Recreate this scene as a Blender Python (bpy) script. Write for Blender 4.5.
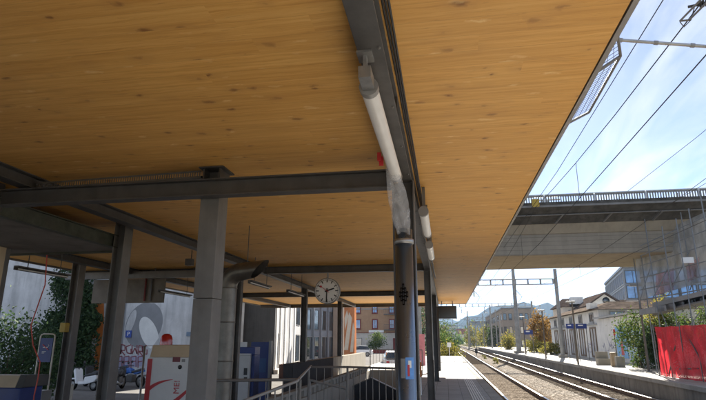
import bpy, math, random
from mathutils import Vector, Matrix
for o in list(bpy.data.objects): bpy.data.objects.remove(o)
S = bpy.context.scene
COL = S.collection
R = math.radians
# ------------------------------------------------------------------ camera
CAMZ = 1.6
F, CX, CY = 530.0, 353.0, 200.0
fw = Vector((93, 140, 530)).normalized()
pt = math.atan2(140, 530)
upv = Vector((0, -math.cos(pt), math.sin(pt)))
rt = fw.cross(upv)
ROT = Matrix((rt, fw, upv))                       # camera axes (right, down, forward) -> world
cam = bpy.data.cameras.new('camera')
camo = bpy.data.objects.new('camera', cam); COL.objects.link(camo)
cam.sensor_width = 36; cam.lens = F/706*36; cam.clip_start = .05; cam.clip_end = 9000
cr, cu, cb = ROT @ Vector((1, 0, 0)), ROT @ Vector((0, -1, 0)), ROT @ Vector((0, 0, -1))
camo.matrix_world = Matrix(((cr.x, cu.x, cb.x, 0), (cr.y, cu.y, cb.y, 0), (cr.z, cu.z, cb.z, CAMZ), (0, 0, 0, 1)))
S.camera = camo
# ------------------------------------------------------------------ light
SUN_AZ, SUN_EL = 12.0, 29.5                       # degrees to the right of the tracks (+Y), above the horizon
sun = bpy.data.lights.new('sun', 'SUN'); sun.energy = 5.0; sun.angle = R(.53); sun.color = (1, .93, .82)
suno = bpy.data.objects.new('sun', sun); COL.objects.link(suno)
sd = Vector((math.sin(R(SUN_AZ))*math.cos(R(SUN_EL)), math.cos(R(SUN_AZ))*math.cos(R(SUN_EL)), math.sin(R(SUN_EL))))
suno.rotation_euler = sd.to_track_quat('Z', 'Y').to_euler()
W = bpy.data.worlds.new('World'); S.world = W; W.use_nodes = True
wn = W.node_tree.nodes; wl = W.node_tree.links; wn.clear()
sky = wn.new('ShaderNodeTexSky'); sky.sky_type = 'NISHITA'; sky.sun_disc = False
sky.sun_elevation = R(SUN_EL); sky.sun_rotation = R(SUN_AZ); sky.air_density = .42; sky.dust_density = .08; sky.ozone_density = 1.6
tc = wn.new('ShaderNodeTexCoord'); sx = wn.new('ShaderNodeSeparateXYZ'); wl.new(tc.outputs['Generated'], sx.inputs[0])
def wmath(op, a, b=None):
    n = wn.new('ShaderNodeMath'); n.operation = op
    for i, q in enumerate((a, b)):
        if q is None: continue
        if isinstance(q, (int, float)): n.inputs[i].default_value = q
        else: wl.new(q, n.inputs[i])
    return n.outputs[0]
zz = wmath('ADD', wmath('MAXIMUM', sx.outputs[2], 0), .12)
cx = wn.new('ShaderNodeCombineXYZ')
wl.new(wmath('DIVIDE', sx.outputs[0], zz), cx.inputs[0]); wl.new(wmath('DIVIDE', sx.outputs[1], zz), cx.inputs[1])
mp = wn.new('ShaderNodeMapping'); mp.inputs['Scale'].default_value = (1.5, .42, 1); mp.inputs['Rotation'].default_value = (0, 0, R(-38)); mp.inputs['Location'].default_value = (.3, 1.7, 0)
wl.new(cx.outputs[0], mp.inputs[0])
nz = wn.new('ShaderNodeTexNoise'); nz.inputs['Scale'].default_value = 1.9; nz.inputs['Detail'].default_value = 9; nz.inputs['Roughness'].default_value = .56; nz.inputs['Distortion'].default_value = .5
wl.new(mp.outputs[0], nz.inputs[0])
crp = wn.new('ShaderNodeValToRGB'); crp.color_ramp.elements[0].position = .39; crp.color_ramp.elements[1].position = .68
wl.new(nz.outputs[0], crp.inputs[0])
cmx = wn.new('ShaderNodeMixRGB'); wl.new(sky.outputs[0], cmx.inputs[1]); cmx.inputs[2].default_value = (4.9, 5.0, 5.1, 1)
wl.new(wmath('MULTIPLY', crp.outputs[0], .85), cmx.inputs[0])
bg = wn.new('ShaderNodeBackground'); bg.inputs[1].default_value = .05
wl.new(cmx.outputs[0], bg.inputs[0])
wo = wn.new('ShaderNodeOutputWorld'); wl.new(bg.outputs[0], wo.inputs[0])
S.view_settings.view_transform = 'Standard'; S.view_settings.look = 'None'; S.view_settings.gamma = 1
S.view_settings.use_curve_mapping = False; S.view_settings.exposure = 2.35
S.render.engine = 'CYCLES'
S.cycles.max_bounces = 8; S.cycles.diffuse_bounces = 5; S.cycles.transparent_max_bounces = 16
# ------------------------------------------------------------------ helpers
random.seed(11)
def ray(px, py): return ROT @ Vector((px-CX, py-CY, F))
def atY(px, py, y): v = ray(px, py); t = y/v.y; return Vector((v.x*t, y, CAMZ+v.z*t))
def atZ(px, py, z): v = ray(px, py); t = (z-CAMZ)/v.z; return Vector((v.x*t, v.y*t, z))
def xat(px, y, py=340): return atY(px, py, y).x
def zat(px, py, y): return atY(px, py, y).z

class MB:
    def __init__(s): s.v = []; s.f = []; s.sm = []; s.xf = None
    def add(s, vs, fs, smooth=False):
        b = len(s.v)
        if s.xf is not None: vs = [s.xf @ Vector(q) for q in vs]
        s.v += [tuple(q) for q in vs]; s.f += [tuple(i+b for i in f) for f in fs]; s.sm += [smooth]*len(fs); return s
    def box(s, x0, x1, y0, y1, z0, z1):
        if x0 > x1: x0, x1 = x1, x0
        if y0 > y1: y0, y1 = y1, y0
        if z0 > z1: z0, z1 = z1, z0
        return s.add([(x0,y0,z0),(x1,y0,z0),(x1,y1,z0),(x0,y1,z0),(x0,y0,z1),(x1,y0,z1),(x1,y1,z1),(x0,y1,z1)],
              [(0,3,2,1),(4,5,6,7),(0,1,5,4),(1,2,6,5),(2,3,7,6),(3,0,4,7)])
    def quad(s, a, b, c, d): return s.add([a,b,c,d], [(0,1,2,3)])
    def poly(s, pts): return s.add(pts, [tuple(range(len(pts)))])
    def bar(s, p, q, w, h, up=(0,0,1)):
        p, q = Vector(p), Vector(q); d = (q-p).normalized(); u = Vector(up)
        if abs(d.dot(u)) > .98: u = Vector((0,1,0))
        sd_ = d.cross(u).normalized()*w/2; u = sd_.cross(d).normalized()*h/2
        vs = [p-sd_-u, p+sd_-u, p+sd_+u, p-sd_+u, q-sd_-u, q+sd_-u, q+sd_+u, q-sd_+u]
        return s.add(vs, [(0,1,2,3),(4,7,6,5),(0,4,5,1),(1,5,6,2),(2,6,7,3),(3,7,4,0)])
    def tube(s, pts, r, n=10, cap=True):
        pts = [Vector(p) for p in pts]; rs = r if isinstance(r, (list,tuple)) else [r]*len(pts)
        vs = []; fs = []; ref = None
        for i, p in enumerate(pts):
            d = (pts[min(i+1,len(pts)-1)]-pts[max(i-1,0)]).normalized()
            if ref is None:
                ref = Vector((0,0,1)) if abs(d.z) < .9 else Vector((1,0,0))
            a = (ref-d*ref.dot(d)).normalized(); ref = a; b = d.cross(a)
            for k in range(n):
                t = 2*math.pi*k/n; vs.append(p+(a*math.cos(t)+b*math.sin(t))*rs[i])
        for i in range(len(pts)-1):
            for k in range(n):
                fs.append((i*n+k, i*n+(k+1)%n, (i+1)*n+(k+1)%n, (i+1)*n+k))
        s.add(vs, fs, True)
        if cap:
            L = len(pts)-1
            s.add(vs[:n], [tuple(range(n))[::-1]]); s.add(vs[L*n:], [tuple(range(n))])
        return s
    def lathe(s, c, prof, n=20, axis='Z', smooth=True):
        c = Vector(c); vs = []; fs = []
        for r, h in prof:
            for k in range(n):
                t = 2*math.pi*k/n; a, b = r*math.cos(t), r*math.sin(t)
                vs.append(c+Vector({'Z':(a,b,h),'Y':(a,h,b),'X':(h,a,b)}[axis]))
        for i in range(len(prof)-1):
            for k in range(n): fs.append((i*n+k, i*n+(k+1)%n, (i+1)*n+(k+1)%n, (i+1)*n+k))
        return s.add(vs, fs, smooth)
    def prism(s, pts, ext):            # polygon of 3-D points pushed along ext
        ext = Vector(ext); n = len(pts); pts = [Vector(p) for p in pts]
        vs = pts+[p+ext for p in pts]
        fs = [tuple(range(n))[::-1], tuple(range(n,2*n))]+[(i,(i+1)%n,n+(i+1)%n,n+i) for i in range(n)]
        return s.add(vs, fs)
    def ibeam(s, p, q, w, h, t=.014, up=(0,0,1)):
        p, q, u = Vector(p), Vector(q), Vector(up)
        s.bar(p+u*(h/2-t/2), q+u*(h/2-t/2), w, t, up); s.bar(p-u*(h/2-t/2), q-u*(h/2-t/2), w, t, up)
        s.bar(p, q, t*.8, h-2*t, up); return s
    def build(s, name, mat, parent=None, bevel=0, world=True):
        me = bpy.data.meshes.new(name); off = Vector((0,0,0))
        if parent is not None and world:
            q = parent
            while q is not None: off += q.location; q = q.parent
        me.from_pydata([tuple(Vector(q)-off) for q in s.v], [], s.f)
        me.polygons.foreach_set('use_smooth', s.sm); me.update()
        import bmesh as _b
        bm = _b.new(); bm.from_mesh(me); _b.ops.recalc_face_normals(bm, faces=bm.faces[:]); bm.to_mesh(me); bm.free()
        o = bpy.data.objects.new(name, me); COL.objects.link(o); me.materials.append(mat)
        if parent is not None: o.parent = parent
        if bevel:
            b = o.modifiers.new('bevel', 'BEVEL'); b.width = bevel; b.segments = 2; b.limit_method = 'ANGLE'; b.angle_limit = R(50)
        return o
def tag(o, label, cat, group=None, kind=None):
    if label: o['label'] = label
    if cat: o['category'] = cat
    if group: o['group'] = group
    if kind: o['kind'] = kind
    return o
def thing(name, label, cat, loc=(0,0,0), group=None, rz=0):
    o = bpy.data.objects.new(name, None); COL.objects.link(o); o.location = loc; o.rotation_euler = (0,0,rz); o.empty_display_size = .1
    return tag(o, label, cat, group)
def struct(name, mb, mat, label, cat):
    return tag(mb.build(name, mat), label, cat, kind='structure')
KIDS = {}
def dup(root, loc, rz=0, label=None, scale=None):
    r = root.copy(); COL.objects.link(r); r.location = loc; r.rotation_euler = (0,0,rz)
    if scale: r.scale = scale if not isinstance(scale,(int,float)) else (scale,)*3
    if label: r['label'] = label
    for ch in list(root.children):
        c = ch.copy(); COL.objects.link(c); c.parent = r
        for g in list(ch.children):
            d = g.copy(); COL.objects.link(d); d.parent = c
    return r
def text(s, size, mat, parent, name, loc, rot, world=True, extrude=.002):
    cu_ = bpy.data.curves.new(name, 'FONT'); cu_.body = s; cu_.size = size; cu_.extrude = extrude; cu_.align_x = 'CENTER'; cu_.align_y = 'CENTER'
    t = bpy.data.objects.new(name, cu_); COL.objects.link(t)
    dg = bpy.context.evaluated_depsgraph_get(); me = bpy.data.meshes.new_from_object(t.evaluated_get(dg))
    bpy.data.objects.remove(t)
    o = bpy.data.objects.new(name, me); COL.objects.link(o); me.materials.clear(); me.materials.append(mat)
    off = Vector((0,0,0)); q = parent
    while world and q is not None: off += q.location; q = q.parent
    o.parent = parent; o.location = Vector(loc)-off; o.rotation_euler = rot
    return o
# ------------------------------------------------------------------ materials
class NT:
    def __init__(s, name):
        s.m = bpy.data.materials.new(name); s.m.use_nodes = True
        s.n = s.m.node_tree.nodes; s.l = s.m.node_tree.links; s.b = s.n['Principled BSDF']; s.out = s.n['Material Output']
        s.tc = s.n.new('ShaderNodeTexCoord')
        s.geo = s.n.new('ShaderNodeNewGeometry')
    def pos(s): return s.geo.outputs['Position']
    def set(s, k, v):
        if isinstance(v, bpy.types.NodeSocket): s.l.new(v, s.b.inputs[k])
        else: s.b.inputs[k].default_value = v
    def map(s, v, scale=(1,1,1), loc=(0,0,0), rot=(0,0,0)):
        n = s.n.new('ShaderNodeMapping'); n.inputs['Scale'].default_value = scale; n.inputs['Location'].default_value = loc; n.inputs['Rotation'].default_value = rot
        s.l.new(v, n.inputs[0]); return n.outputs[0]
    def noise(s, v, scale, detail=5, rough=.55, dist=0):
        n = s.n.new('ShaderNodeTexNoise'); n.inputs['Scale'].default_value = scale; n.inputs['Detail'].default_value = detail
        n.inputs['Roughness'].default_value = rough; n.inputs['Distortion'].default_value = dist; s.l.new(v, n.inputs[0]); return n.outputs[0]
    def vor(s, v, scale, feat='F1', out='Distance', rnd=1):
        n = s.n.new('ShaderNodeTexVoronoi'); n.feature = feat; n.inputs['Scale'].default_value = scale; n.inputs['Randomness'].default_value = rnd
        s.l.new(v, n.inputs[0]); return n.outputs[out]
    def math(s, op, a, b=None, c=None):
        n = s.n.new('ShaderNodeMath'); n.operation = op
        for i, q in enumerate((a,b,c)):
            if q is None: continue
            if isinstance(q, (int,float)): n.inputs[i].default_value = q
            else: s.l.new(q, n.inputs[i])
        return n.outputs[0]
    def ramp(s, v, stops, interp='LINEAR'):
        n = s.n.new('ShaderNodeValToRGB'); n.color_ramp.interpolation = interp; e = n.color_ramp.elements
        while len(e) < len(stops): e.new(.5)
        for q, (p, c) in zip(e, stops):
            q.position = p; q.color = (c,c,c,1) if isinstance(c,(int,float)) else (*c,1)
        s.l.new(v, n.inputs[0]); return n.outputs[0]
    def mix(s, f, a, b, mode='MIX'):
        n = s.n.new('ShaderNodeMixRGB'); n.blend_type = mode
        for i, q in enumerate((f,a,b)):
            if isinstance(q, (int,float)): n.inputs[i].default_value = q if i == 0 else (q,q,q,1)
            elif isinstance(q, tuple): n.inputs[i].default_value = (*q,1)
            else: s.l.new(q, n.inputs[i])
        return n.outputs[0]
    def sep(s, v):
        n = s.n.new('ShaderNodeSeparateXYZ'); s.l.new(v, n.inputs[0]); return n.outputs
    def comb(s, x, y, z):
        n = s.n.new('ShaderNodeCombineXYZ')
        for i, q in enumerate((x,y,z)):
            if isinstance(q, (int,float)): n.inputs[i].default_value = q
            else: s.l.new(q, n.inputs[i])
        return n.outputs[0]
    def white(s, v):
        n = s.n.new('ShaderNodeTexWhiteNoise'); s.l.new(v, n.inputs[0]); return n.outputs[0]
    def bump(s, h, strength=.3, dist=.02):
        n = s.n.new('ShaderNodeBump'); n.inputs['Strength'].default_value = strength; n.inputs['Distance'].default_value = dist
        s.l.new(h, n.inputs['Height']); s.l.new(n.outputs[0], s.b.inputs['Normal'])
def scl(c, k): return tuple(min(1, q*k) for q in c)
def mat(name, col, rough=.6, metal=0, var=.18, scale=3, streak=0, bump=0, bscale=60, dirt=0):
    t = NT(name); p = t.pos()
    c = t.mix(t.ramp(t.noise(p, scale, 6, .62), [(.3,0),(.7,1)]), scl(col,1-var), scl(col,1+var))
    if streak:
        c = t.mix(t.math('MULTIPLY', t.ramp(t.noise(t.map(p,(5,5,.35)), 1.6, 5), [(.48,0),(.7,1)]), streak), c, scl(col,.45))
    if dirt:
        c = t.mix(t.math('MULTIPLY', t.ramp(t.noise(p, scale*.45, 8, .7), [(.45,0),(.68,1)]), dirt), c, (.09,.075,.06))
    t.set('Base Color', c); t.set('Metallic', metal)
    t.set('Roughness', t.math('ADD', t.math('MULTIPLY', t.noise(p, scale*5, 3), .2), rough-.1)); t.set('Specular IOR Level', .5 if rough < .58 else (.2 if rough < .78 else 0))
    if bump: t.bump(t.noise(p, bscale, 4), bump, .01)
    return t.m
def m_wood():
    t = NT('spruce_ceiling'); p = t.pos(); x, y, z = t.sep(p)
    PW = .205
    row = t.math('FLOOR', t.math('DIVIDE', y, PW))
    r1 = t.white(t.comb(row, 3.3, 0))
    seg = t.math('FLOOR', t.math('ADD', t.math('DIVIDE', x, 4.3), t.math('MULTIPLY', r1, 7)))
    r2 = t.white(t.comb(row, seg, 1.7))
    q0 = t.comb(t.math('ADD', x, t.math('MULTIPLY', r2, 31)), t.math('ADD', y, t.math('MULTIPLY', r2, 17)), 0)
    wob = t.math('MULTIPLY', t.math('SUBTRACT', t.noise(t.map(q0, (1.5, 5, 1)), 2.2, 3), .5), .10)
    qx, qy, qz = t.sep(q0)
    q = t.comb(t.math('ADD', qx, wob), t.math('ADD', qy, t.math('MULTIPLY', wob, .55)), 0)
    g = t.noise(t.map(q, (.55, 13, 1)), 1.7, 7, .6, .3)
    g2 = t.noise(t.map(q, (1.3, 70, 1)), 1.5, 4, .6, .2)
    c = t.ramp(g, [(.30,(.56,.255,.045)),(.5,(.78,.415,.10)),(.70,(.90,.55,.17))])
    c = t.mix(.34, c, t.ramp(g2, [(.3,(.60,.285,.055)),(.7,(.90,.56,.175))]))
    c = t.mix(t.math('MULTIPLY', r2, .28), c, (.58,.275,.055))
    dq = t.noise(q0, 9, 4, .6)
    kv = t.map(t.comb(t.math('ADD', qx, t.math('MULTIPLY', dq, .16)), t.math('ADD', qy, t.math('MULTIPLY', dq, .07)), 0), (3.3, 5.6, 1))
    k = t.vor(kv, 1.0, 'F1', 'Distance'); kc = t.sep(t.vor(kv, 1.0, 'F1', 'Color'))
    pick = t.math('GREATER_THAN', kc[0], .12)
    size = t.math('ADD', .7, t.math('MULTIPLY', kc[1], 1.0)); kd = t.math('DIVIDE', k, size)
    halo = t.math('MULTIPLY', t.ramp(kd, [(.10,1),(.34,0)]), pick)
    c = t.mix(t.math('MULTIPLY', halo, .45), c, (.58,.30,.085))
    kn = t.math('MULTIPLY', t.ramp(kd, [(.045,1),(.085,.55),(.14,0)]), pick)
    c = t.mix(t.math('MULTIPLY', kn, .85), c, (.22,.085,.022))
    rs = t.math('MULTIPLY', t.ramp(t.noise(t.map(q, (3.2, 34, 1)), 1.1, 5, .7), [(.60,0),(.70,1)]), .5)
    c = t.mix(rs, c, (.36,.16,.04))
    fy = t.math('FRACT', t.math('DIVIDE', y, PW))
    seam = t.math('LESS_THAN', t.math('ABSOLUTE', t.math('SUBTRACT', fy, .5)), .490)
    c = t.mix(t.math('MULTIPLY', t.math('SUBTRACT', 1, seam), .22), c, (.18,.09,.035))
    c = t.mix(t.math('MULTIPLY', t.ramp(t.noise(t.map(p,(.25,1.1,1)), 1.3, 5), [(.38,0),(.75,1)]), .25), c, (.50,.26,.075))
    fv = t.map(t.comb(t.math('ADD', qx, t.math('MULTIPLY', dq, .25)), t.math('ADD', qy, t.math('MULTIPLY', dq, .10)), 4.0), (3.1, 9.5, 1))
    fk = t.vor(fv, 1.0, 'F1', 'Distance'); fc = t.sep(t.vor(fv, 1.0, 'F1', 'Color'))
    fl = t.math('MULTIPLY', t.ramp(fk, [(.06,1),(.24,0)]), t.math('GREATER_THAN', fc[0], .62))
    c = t.mix(t.math('MULTIPLY', fl, .55), c, (.95,.70,.33))
    t.set('Base Color', c); t.set('Roughness', .6); t.bump(t.math('ADD', g2, seam), .10, .004)
    return t.m
def m_ballast():
    t = NT('ballast_stone'); p = t.pos()
    cc = t.sep(t.vor(p, 15, 'F1', 'Color'))[0]; d = t.vor(p, 15)
    c = t.ramp(cc, [(0,(.09,.083,.075)),(.4,(.20,.185,.165)),(.75,(.31,.285,.255)),(1,(.55,.51,.46))])
    c = t.mix(t.ramp(d, [(.45,0),(.75,.85)]), c, (.04,.033,.027))
    c = t.mix(t.math('MULTIPLY', t.ramp(t.noise(p, .35, 6), [(.35,0),(.7,1)]), .5), c, t.mix(1.0, c, (.78,.66,.54), 'MULTIPLY'))
    t.set('Base Color', c); t.set('Roughness', .95); t.set('Specular IOR Level', 0); t.bump(t.math('SUBTRACT', 1, d), .9, .05); return t.m
def m_bed():
    t = NT('trackbed_grime'); p = t.pos()
    cc = t.sep(t.vor(p, 15, 'F1', 'Color'))[0]; d = t.vor(p, 15)
    c = t.ramp(cc, [(0,(.095,.08,.066)),(.5,(.21,.178,.146)),(1,(.38,.33,.275))])
    c = t.mix(t.ramp(d, [(.45,0),(.75,.8)]), c, (.04,.03,.024))
    t.set('Base Color', c); t.set('Roughness', .95); t.set('Specular IOR Level', 0); t.bump(t.math('SUBTRACT', 1, d), .9, .05); return t.m
def m_pave(name, a, b, sx_, sy_, joint=.02):
    t = NT(name); p = t.pos(); x, y, z = t.sep(p)
    rx = t.math('DIVIDE', x, sx_); ry = t.math('DIVIDE', y, sy_)
    w = t.white(t.comb(t.math('FLOOR', rx), t.math('FLOOR', ry), 0))
    c = t.mix(w, a, b)
    c = t.mix(t.math('MULTIPLY', t.ramp(t.noise(p, .9, 8, .7), [(.42,0),(.7,1)]), .4), c, scl(a,.55))
    c = t.mix(t.math('MULTIPLY', t.noise(p, 90, 3), .35), c, scl(b,1.3))
    jx = t.math('LESS_THAN', t.math('FRACT', rx), joint/sx_); jy = t.math('LESS_THAN', t.math('FRACT', ry), joint/sy_)
    j = t.math('MAXIMUM', jx, jy)
    c = t.mix(t.math('MULTIPLY', j, .8), c, scl(a,.3))
    sp = t.vor(p, 2.3); c = t.mix(t.ramp(sp, [(.018,.7),(.03,0)]), c, (.03,.03,.03))
    t.set('Base Color', c); t.set('Roughness', .85); t.set('Specular IOR Level', .2); t.bump(t.math('SUBTRACT', t.noise(p, 70, 4), j), .35, .008); return t.m
def m_tactile():
    t = NT('tactile_strip'); p = t.pos(); x, y, z = t.sep(p)
    s_ = t.math('FRACT', t.math('DIVIDE', x, .07)); b = t.math('GREATER_THAN', s_, .45)
    c = t.mix(b, (.17,.165,.16), (.66,.65,.62))
    c = t.mix(t.math('MULTIPLY', t.ramp(t.noise(p, 2.5, 8, .7), [(.4,0),(.7,1)]), .5), c, (.2,.19,.18))
    t.set('Base Color', c); t.set('Roughness', .7); t.bump(b, .6, .006); return t.m
def m_concrete(name, col, board=0, var=.2, stain=.5, panel=0):
    t = NT(name); p = t.pos(); x, y, z = t.sep(p)
    c = t.mix(t.ramp(t.noise(p, .9, 8, .68), [(.3,0),(.7,1)]), scl(col,1-var), scl(col,1+var))
    c = t.mix(t.math('MULTIPLY', t.ramp(t.noise(t.map(p,(2.2,2.2,.22)), 1.3, 7, .6), [(.47,0),(.75,1)]), stain), c, scl(col,.42))
    c = t.mix(t.math('MULTIPLY', t.noise(p, 35, 3), .25), c, scl(col,1.25))
    h = t.noise(p, 25, 4)
    if board:
        fr = t.math('FRACT', t.math('DIVIDE', z, board)); w = t.white(t.comb(t.math('FLOOR', t.math('DIVIDE', z, board)), t.math('FLOOR', t.math('DIVIDE', x, 4)), 0))
        c = t.mix(t.math('MULTIPLY', w, .3), c, scl(col,.6)); ln = t.math('LESS_THAN', fr, .09)
        c = t.mix(t.math('MULTIPLY', ln, .55), c, scl(col,.35))
    if panel:
        jx = t.math('LESS_THAN', t.math('FRACT', t.math('DIVIDE', x, panel)), .012); jz = t.math('LESS_THAN', t.math('FRACT', t.math('DIVIDE', z, panel)), .012)
        c = t.mix(t.math('MULTIPLY', t.math('MAXIMUM', jx, jz), .6), c, scl(col,.35))
    t.set('Base Color', c); t.set('Roughness', .9); t.set('Specular IOR Level', 0); t.bump(h, .25, .01); return t.m
def m_leaf(name, a, b, c_=None):
    t = NT(name); r = t.geo.outputs['Random Per Island']
    st = [(0,a),(.75,b)] + ([(1,c_)] if c_ else [])
    c = t.ramp(r, st)
    c = t.mix(t.math('MULTIPLY', t.ramp(t.noise(t.pos(), 1.3, 3), [(.35,0),(.65,1)]), .5), c, scl(a,.6))
    t.set('Base Color', c); t.set('Roughness', .75); t.set('Specular IOR Level', .2)
    tr = t.n.new('ShaderNodeBsdfTranslucent'); t.l.new(c, tr.inputs[0])
    mx = t.n.new('ShaderNodeMixShader'); mx.inputs[0].default_value = .35
    t.l.new(t.b.outputs[0], mx.inputs[1]); t.l.new(tr.outputs[0], mx.inputs[2]); t.l.new(mx.outputs[0], t.out.inputs[0]); return t.m
def m_glass(name, col=(.03,.04,.05), rough=.05):
    t = NT(name); p = t.pos()
    t.set('Base Color', t.mix(t.ramp(t.noise(p, .5, 3), [(.35,0),(.65,1)]), scl(col,.6), scl(col,1.6))); t.set('Roughness', rough); t.set('IOR', 1.6); t.set('Specular IOR Level', .8); return t.m
def m_tile(name, col):
    t = NT(name); p = t.pos(); x, y, z = t.sep(p)
    w = t.white(t.comb(t.math('FLOOR', t.math('DIVIDE', y, .25)), t.math('FLOOR', t.math('DIVIDE', z, .17)), t.math('FLOOR', t.math('DIVIDE', x, .3))))
    c = t.mix(w, scl(col,.6), scl(col,1.35)); c = t.mix(t.math('MULTIPLY', t.ramp(t.noise(p, .6, 7), [(.4,0),(.7,1)]), .5), c, scl(col,.5))
    t.set('Base Color', c); t.set('Roughness', .9); t.set('Specular IOR Level', 0); t.bump(t.math('FRACT', t.math('DIVIDE', y, .25)), .5, .03); return t.m
def m_net(name, col, open_=.45, sc=40, solid=False):
    t = NT(name); p = t.pos(); x, y, z = t.sep(p)
    wv = t.noise(t.map(p, (1,1,.5)), 2.2, 4)
    c = t.mix(t.ramp(wv, [(.35,0),(.65,1)]), scl(col,.65), scl(col,1.2)); t.set('Base Color', c); t.set('Roughness', .7)
    tl = t.n.new('ShaderNodeBsdfTranslucent'); t.l.new(c, tl.inputs[0]); m0 = t.n.new('ShaderNodeMixShader'); m0.inputs[0].default_value = .5
    t.l.new(t.b.outputs[0], m0.inputs[1]); t.l.new(tl.outputs[0], m0.inputs[2])
    tp = t.n.new('ShaderNodeBsdfTransparent'); m1 = t.n.new('ShaderNodeMixShader'); m1.inputs[0].default_value = open_
    if sc:
        gx = t.math('GREATER_THAN', t.math('FRACT', t.math('MULTIPLY', t.math('ADD', x, y), sc)), 1-math.sqrt(open_)); gz = t.math('GREATER_THAN', t.math('FRACT', t.math('MULTIPLY', z, sc)), 1-math.sqrt(open_))
        t.l.new(t.math('MULTIPLY', gx, gz), m1.inputs[0])
    t.l.new(m0.outputs[0], m1.inputs[1]); t.l.new(tp.outputs[0], m1.inputs[2]); t.l.new(m1.outputs[0], t.out.inputs[0]); return t.m
def m_film():
    t = NT('clear_plastic_film'); t.set('Base Color', (.75,.76,.78,1)); t.set('Roughness', .18); t.bump(t.noise(t.map(t.pos(),(1,1,.35)), 18, 3), .45, .02)
    tp = t.n.new('ShaderNodeBsdfTransparent'); m1 = t.n.new('ShaderNodeMixShader')
    t.l.new(t.ramp(t.noise(t.map(t.pos(),(1,1,.4)), 16, 4), [(.3,.62),(.7,.88)]), m1.inputs[0])
    t.l.new(t.b.outputs[0], m1.inputs[1]); t.l.new(tp.outputs[0], m1.inputs[2]); t.l.new(m1.outputs[0], t.out.inputs[0]); return t.m
def m_alu():
    t = NT('brushed_steel_pipe'); p = t.pos()
    c = t.mix(t.noise(t.map(p,(40,40,1.2)), 2, 4), (.13,.165,.215), (.21,.25,.31)); t.set('Base Color', c); t.set('Metallic', .85)
    t.set('Roughness', t.math('ADD', .2, t.math('MULTIPLY', t.noise(p, 6, 5), .2))); t.bump(t.noise(t.map(p,(30,30,1)), 3, 3), .1, .003); return t.m
WOOD = m_wood(); BALLAST = m_ballast(); BED = m_bed()
PAVE = m_pave('platform_pavers', (.265,.262,.26), (.33,.325,.32), .40, .20, .012)
OPP = m_pave('far_platform_asphalt', (.30,.28,.25), (.34,.32,.285), 7, 5, .02)
TACT = m_tactile()
COPING = m_concrete('coping_concrete', (.33,.32,.30), 0, .2, .5)
EDGEC = m_concrete('platform_edge_concrete', (.24,.225,.20), 0, .25, .8)
ASPH = m_concrete('car_park_asphalt', (.16,.155,.15), 0, .2, .35)
BRIDGEC = m_concrete('viaduct_concrete', (.275,.24,.19), .22, .14, .4)
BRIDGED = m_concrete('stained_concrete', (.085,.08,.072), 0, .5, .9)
SOFFIT = m_concrete('soffit_concrete', (.27,.23,.17), 0, .14, .35)
WALLC = m_concrete('abutment_concrete', (.50,.50,.50), 0, .22, .75)
PARC = m_concrete('parapet_concrete', (.30,.285,.255), 0, .12, .35)
SLABC = m_concrete('old_slab_concrete', (.22,.205,.19), 0, .2, .5)
STEEL = mat('dark_painted_steel', (.088,.085,.082), .5, .15, .3, 2.5, streak=.3, dirt=.35)
STEELG = mat('grey_painted_steel', (.165,.158,.148), .5, .15, .2, 2.5, streak=.25, dirt=.3)
STEELL = mat('light_grey_steel', (.26,.255,.245), .5, .25, .12, 2)
GREENST = mat('weathered_green_steel', (.06,.068,.05), .55, .1, .45, 5, dirt=.4)
WIREM = mat('weathered_copper_wire', (.07,.065,.06), .95)
GALV = mat('galvanised_steel', (.40,.40,.39), .38, .8, .2, 9, streak=.25)
DUCT = mat('duct_steel', (.165,.153,.135), .42, .75, .22, 5, streak=.3)
MASTC = mat('mast_steel', (.27,.27,.26), .6, .3, .2, 2, streak=.3)
WHITE = mat('white_enamel', (.72,.71,.69), .4, 0, .05, 3)
CREAM = mat('cream_panel', (.60,.47,.31), .5, 0, .08, 3)
WALLW = mat('white_render', (.68,.67,.64), .8, 0, .1, 1.2, streak=.3)
WALLY = mat('ochre_render', (.36,.22,.13), .85, 0, .1, 1, streak=.15)
WALLS = mat('pale_stone', (.50,.45,.39), .85, 0, .12, 1.5, streak=.2)
WALLD = mat('charcoal_cladding', (.085,.088,.095), .7, 0, .15, 1.5, streak=.3)
WALLB = mat('grey_blue_panels', (.20,.225,.26), .6, 0, .1, 1.2, streak=.2)
WALLN = mat('tan_render', (.30,.26,.22), .8, 0, .12, .6, streak=.2)
RED = mat('red_enamel', (.50,.025,.03), .4, 0, .1, 4)
DRED = mat('oxblood_paint', (.16,.035,.03), .6, 0, .15, 4)
BLUE = mat('deep_blue_panel', (.015,.035,.17), .4, 0, .15, 3)
SIGNB = mat('sign_blue', (.02,.06,.30), .4, 0, .08, 3)
SKYB = mat('pale_blue_print', (.16,.38,.66), .45, 0, .12, 6)
BLACK = mat('black_plastic', (.018,.018,.02), .45, 0, .25, 5)
RUBBER = mat('tyre_rubber', (.02,.02,.02), .8, 0, .25, 9)
ORANGE = mat('orange_paint', (.62,.20,.05), .7, 0, .2, 1.5, streak=.2)
BRICK = mat('orange_cladding', (.40,.17,.085), .8, 0, .25, .9, streak=.35)
GRAFG = mat('grey_spray_paint', (.23,.235,.245), .75, 0, .1, 2)
GRAFW = mat('white_spray_paint', (.66,.66,.64), .75, 0, .1, 2)
GRAFR = mat('maroon_spray_paint', (.24,.09,.10), .75, 0, .15, 2)
GRAFB = mat('lilac_spray_paint', (.33,.32,.42), .75, 0, .15, 2)
PINK = mat('pink_paint', (.55,.22,.25), .75, 0, .25, 2)
YELL = mat('yellow_plastic', (.36,.24,.02), .5, 0, .15, 4)
BLUEM = mat('blue_motorcycle_paint', (.02,.10,.36), .25, 0, .1, 3)
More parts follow.
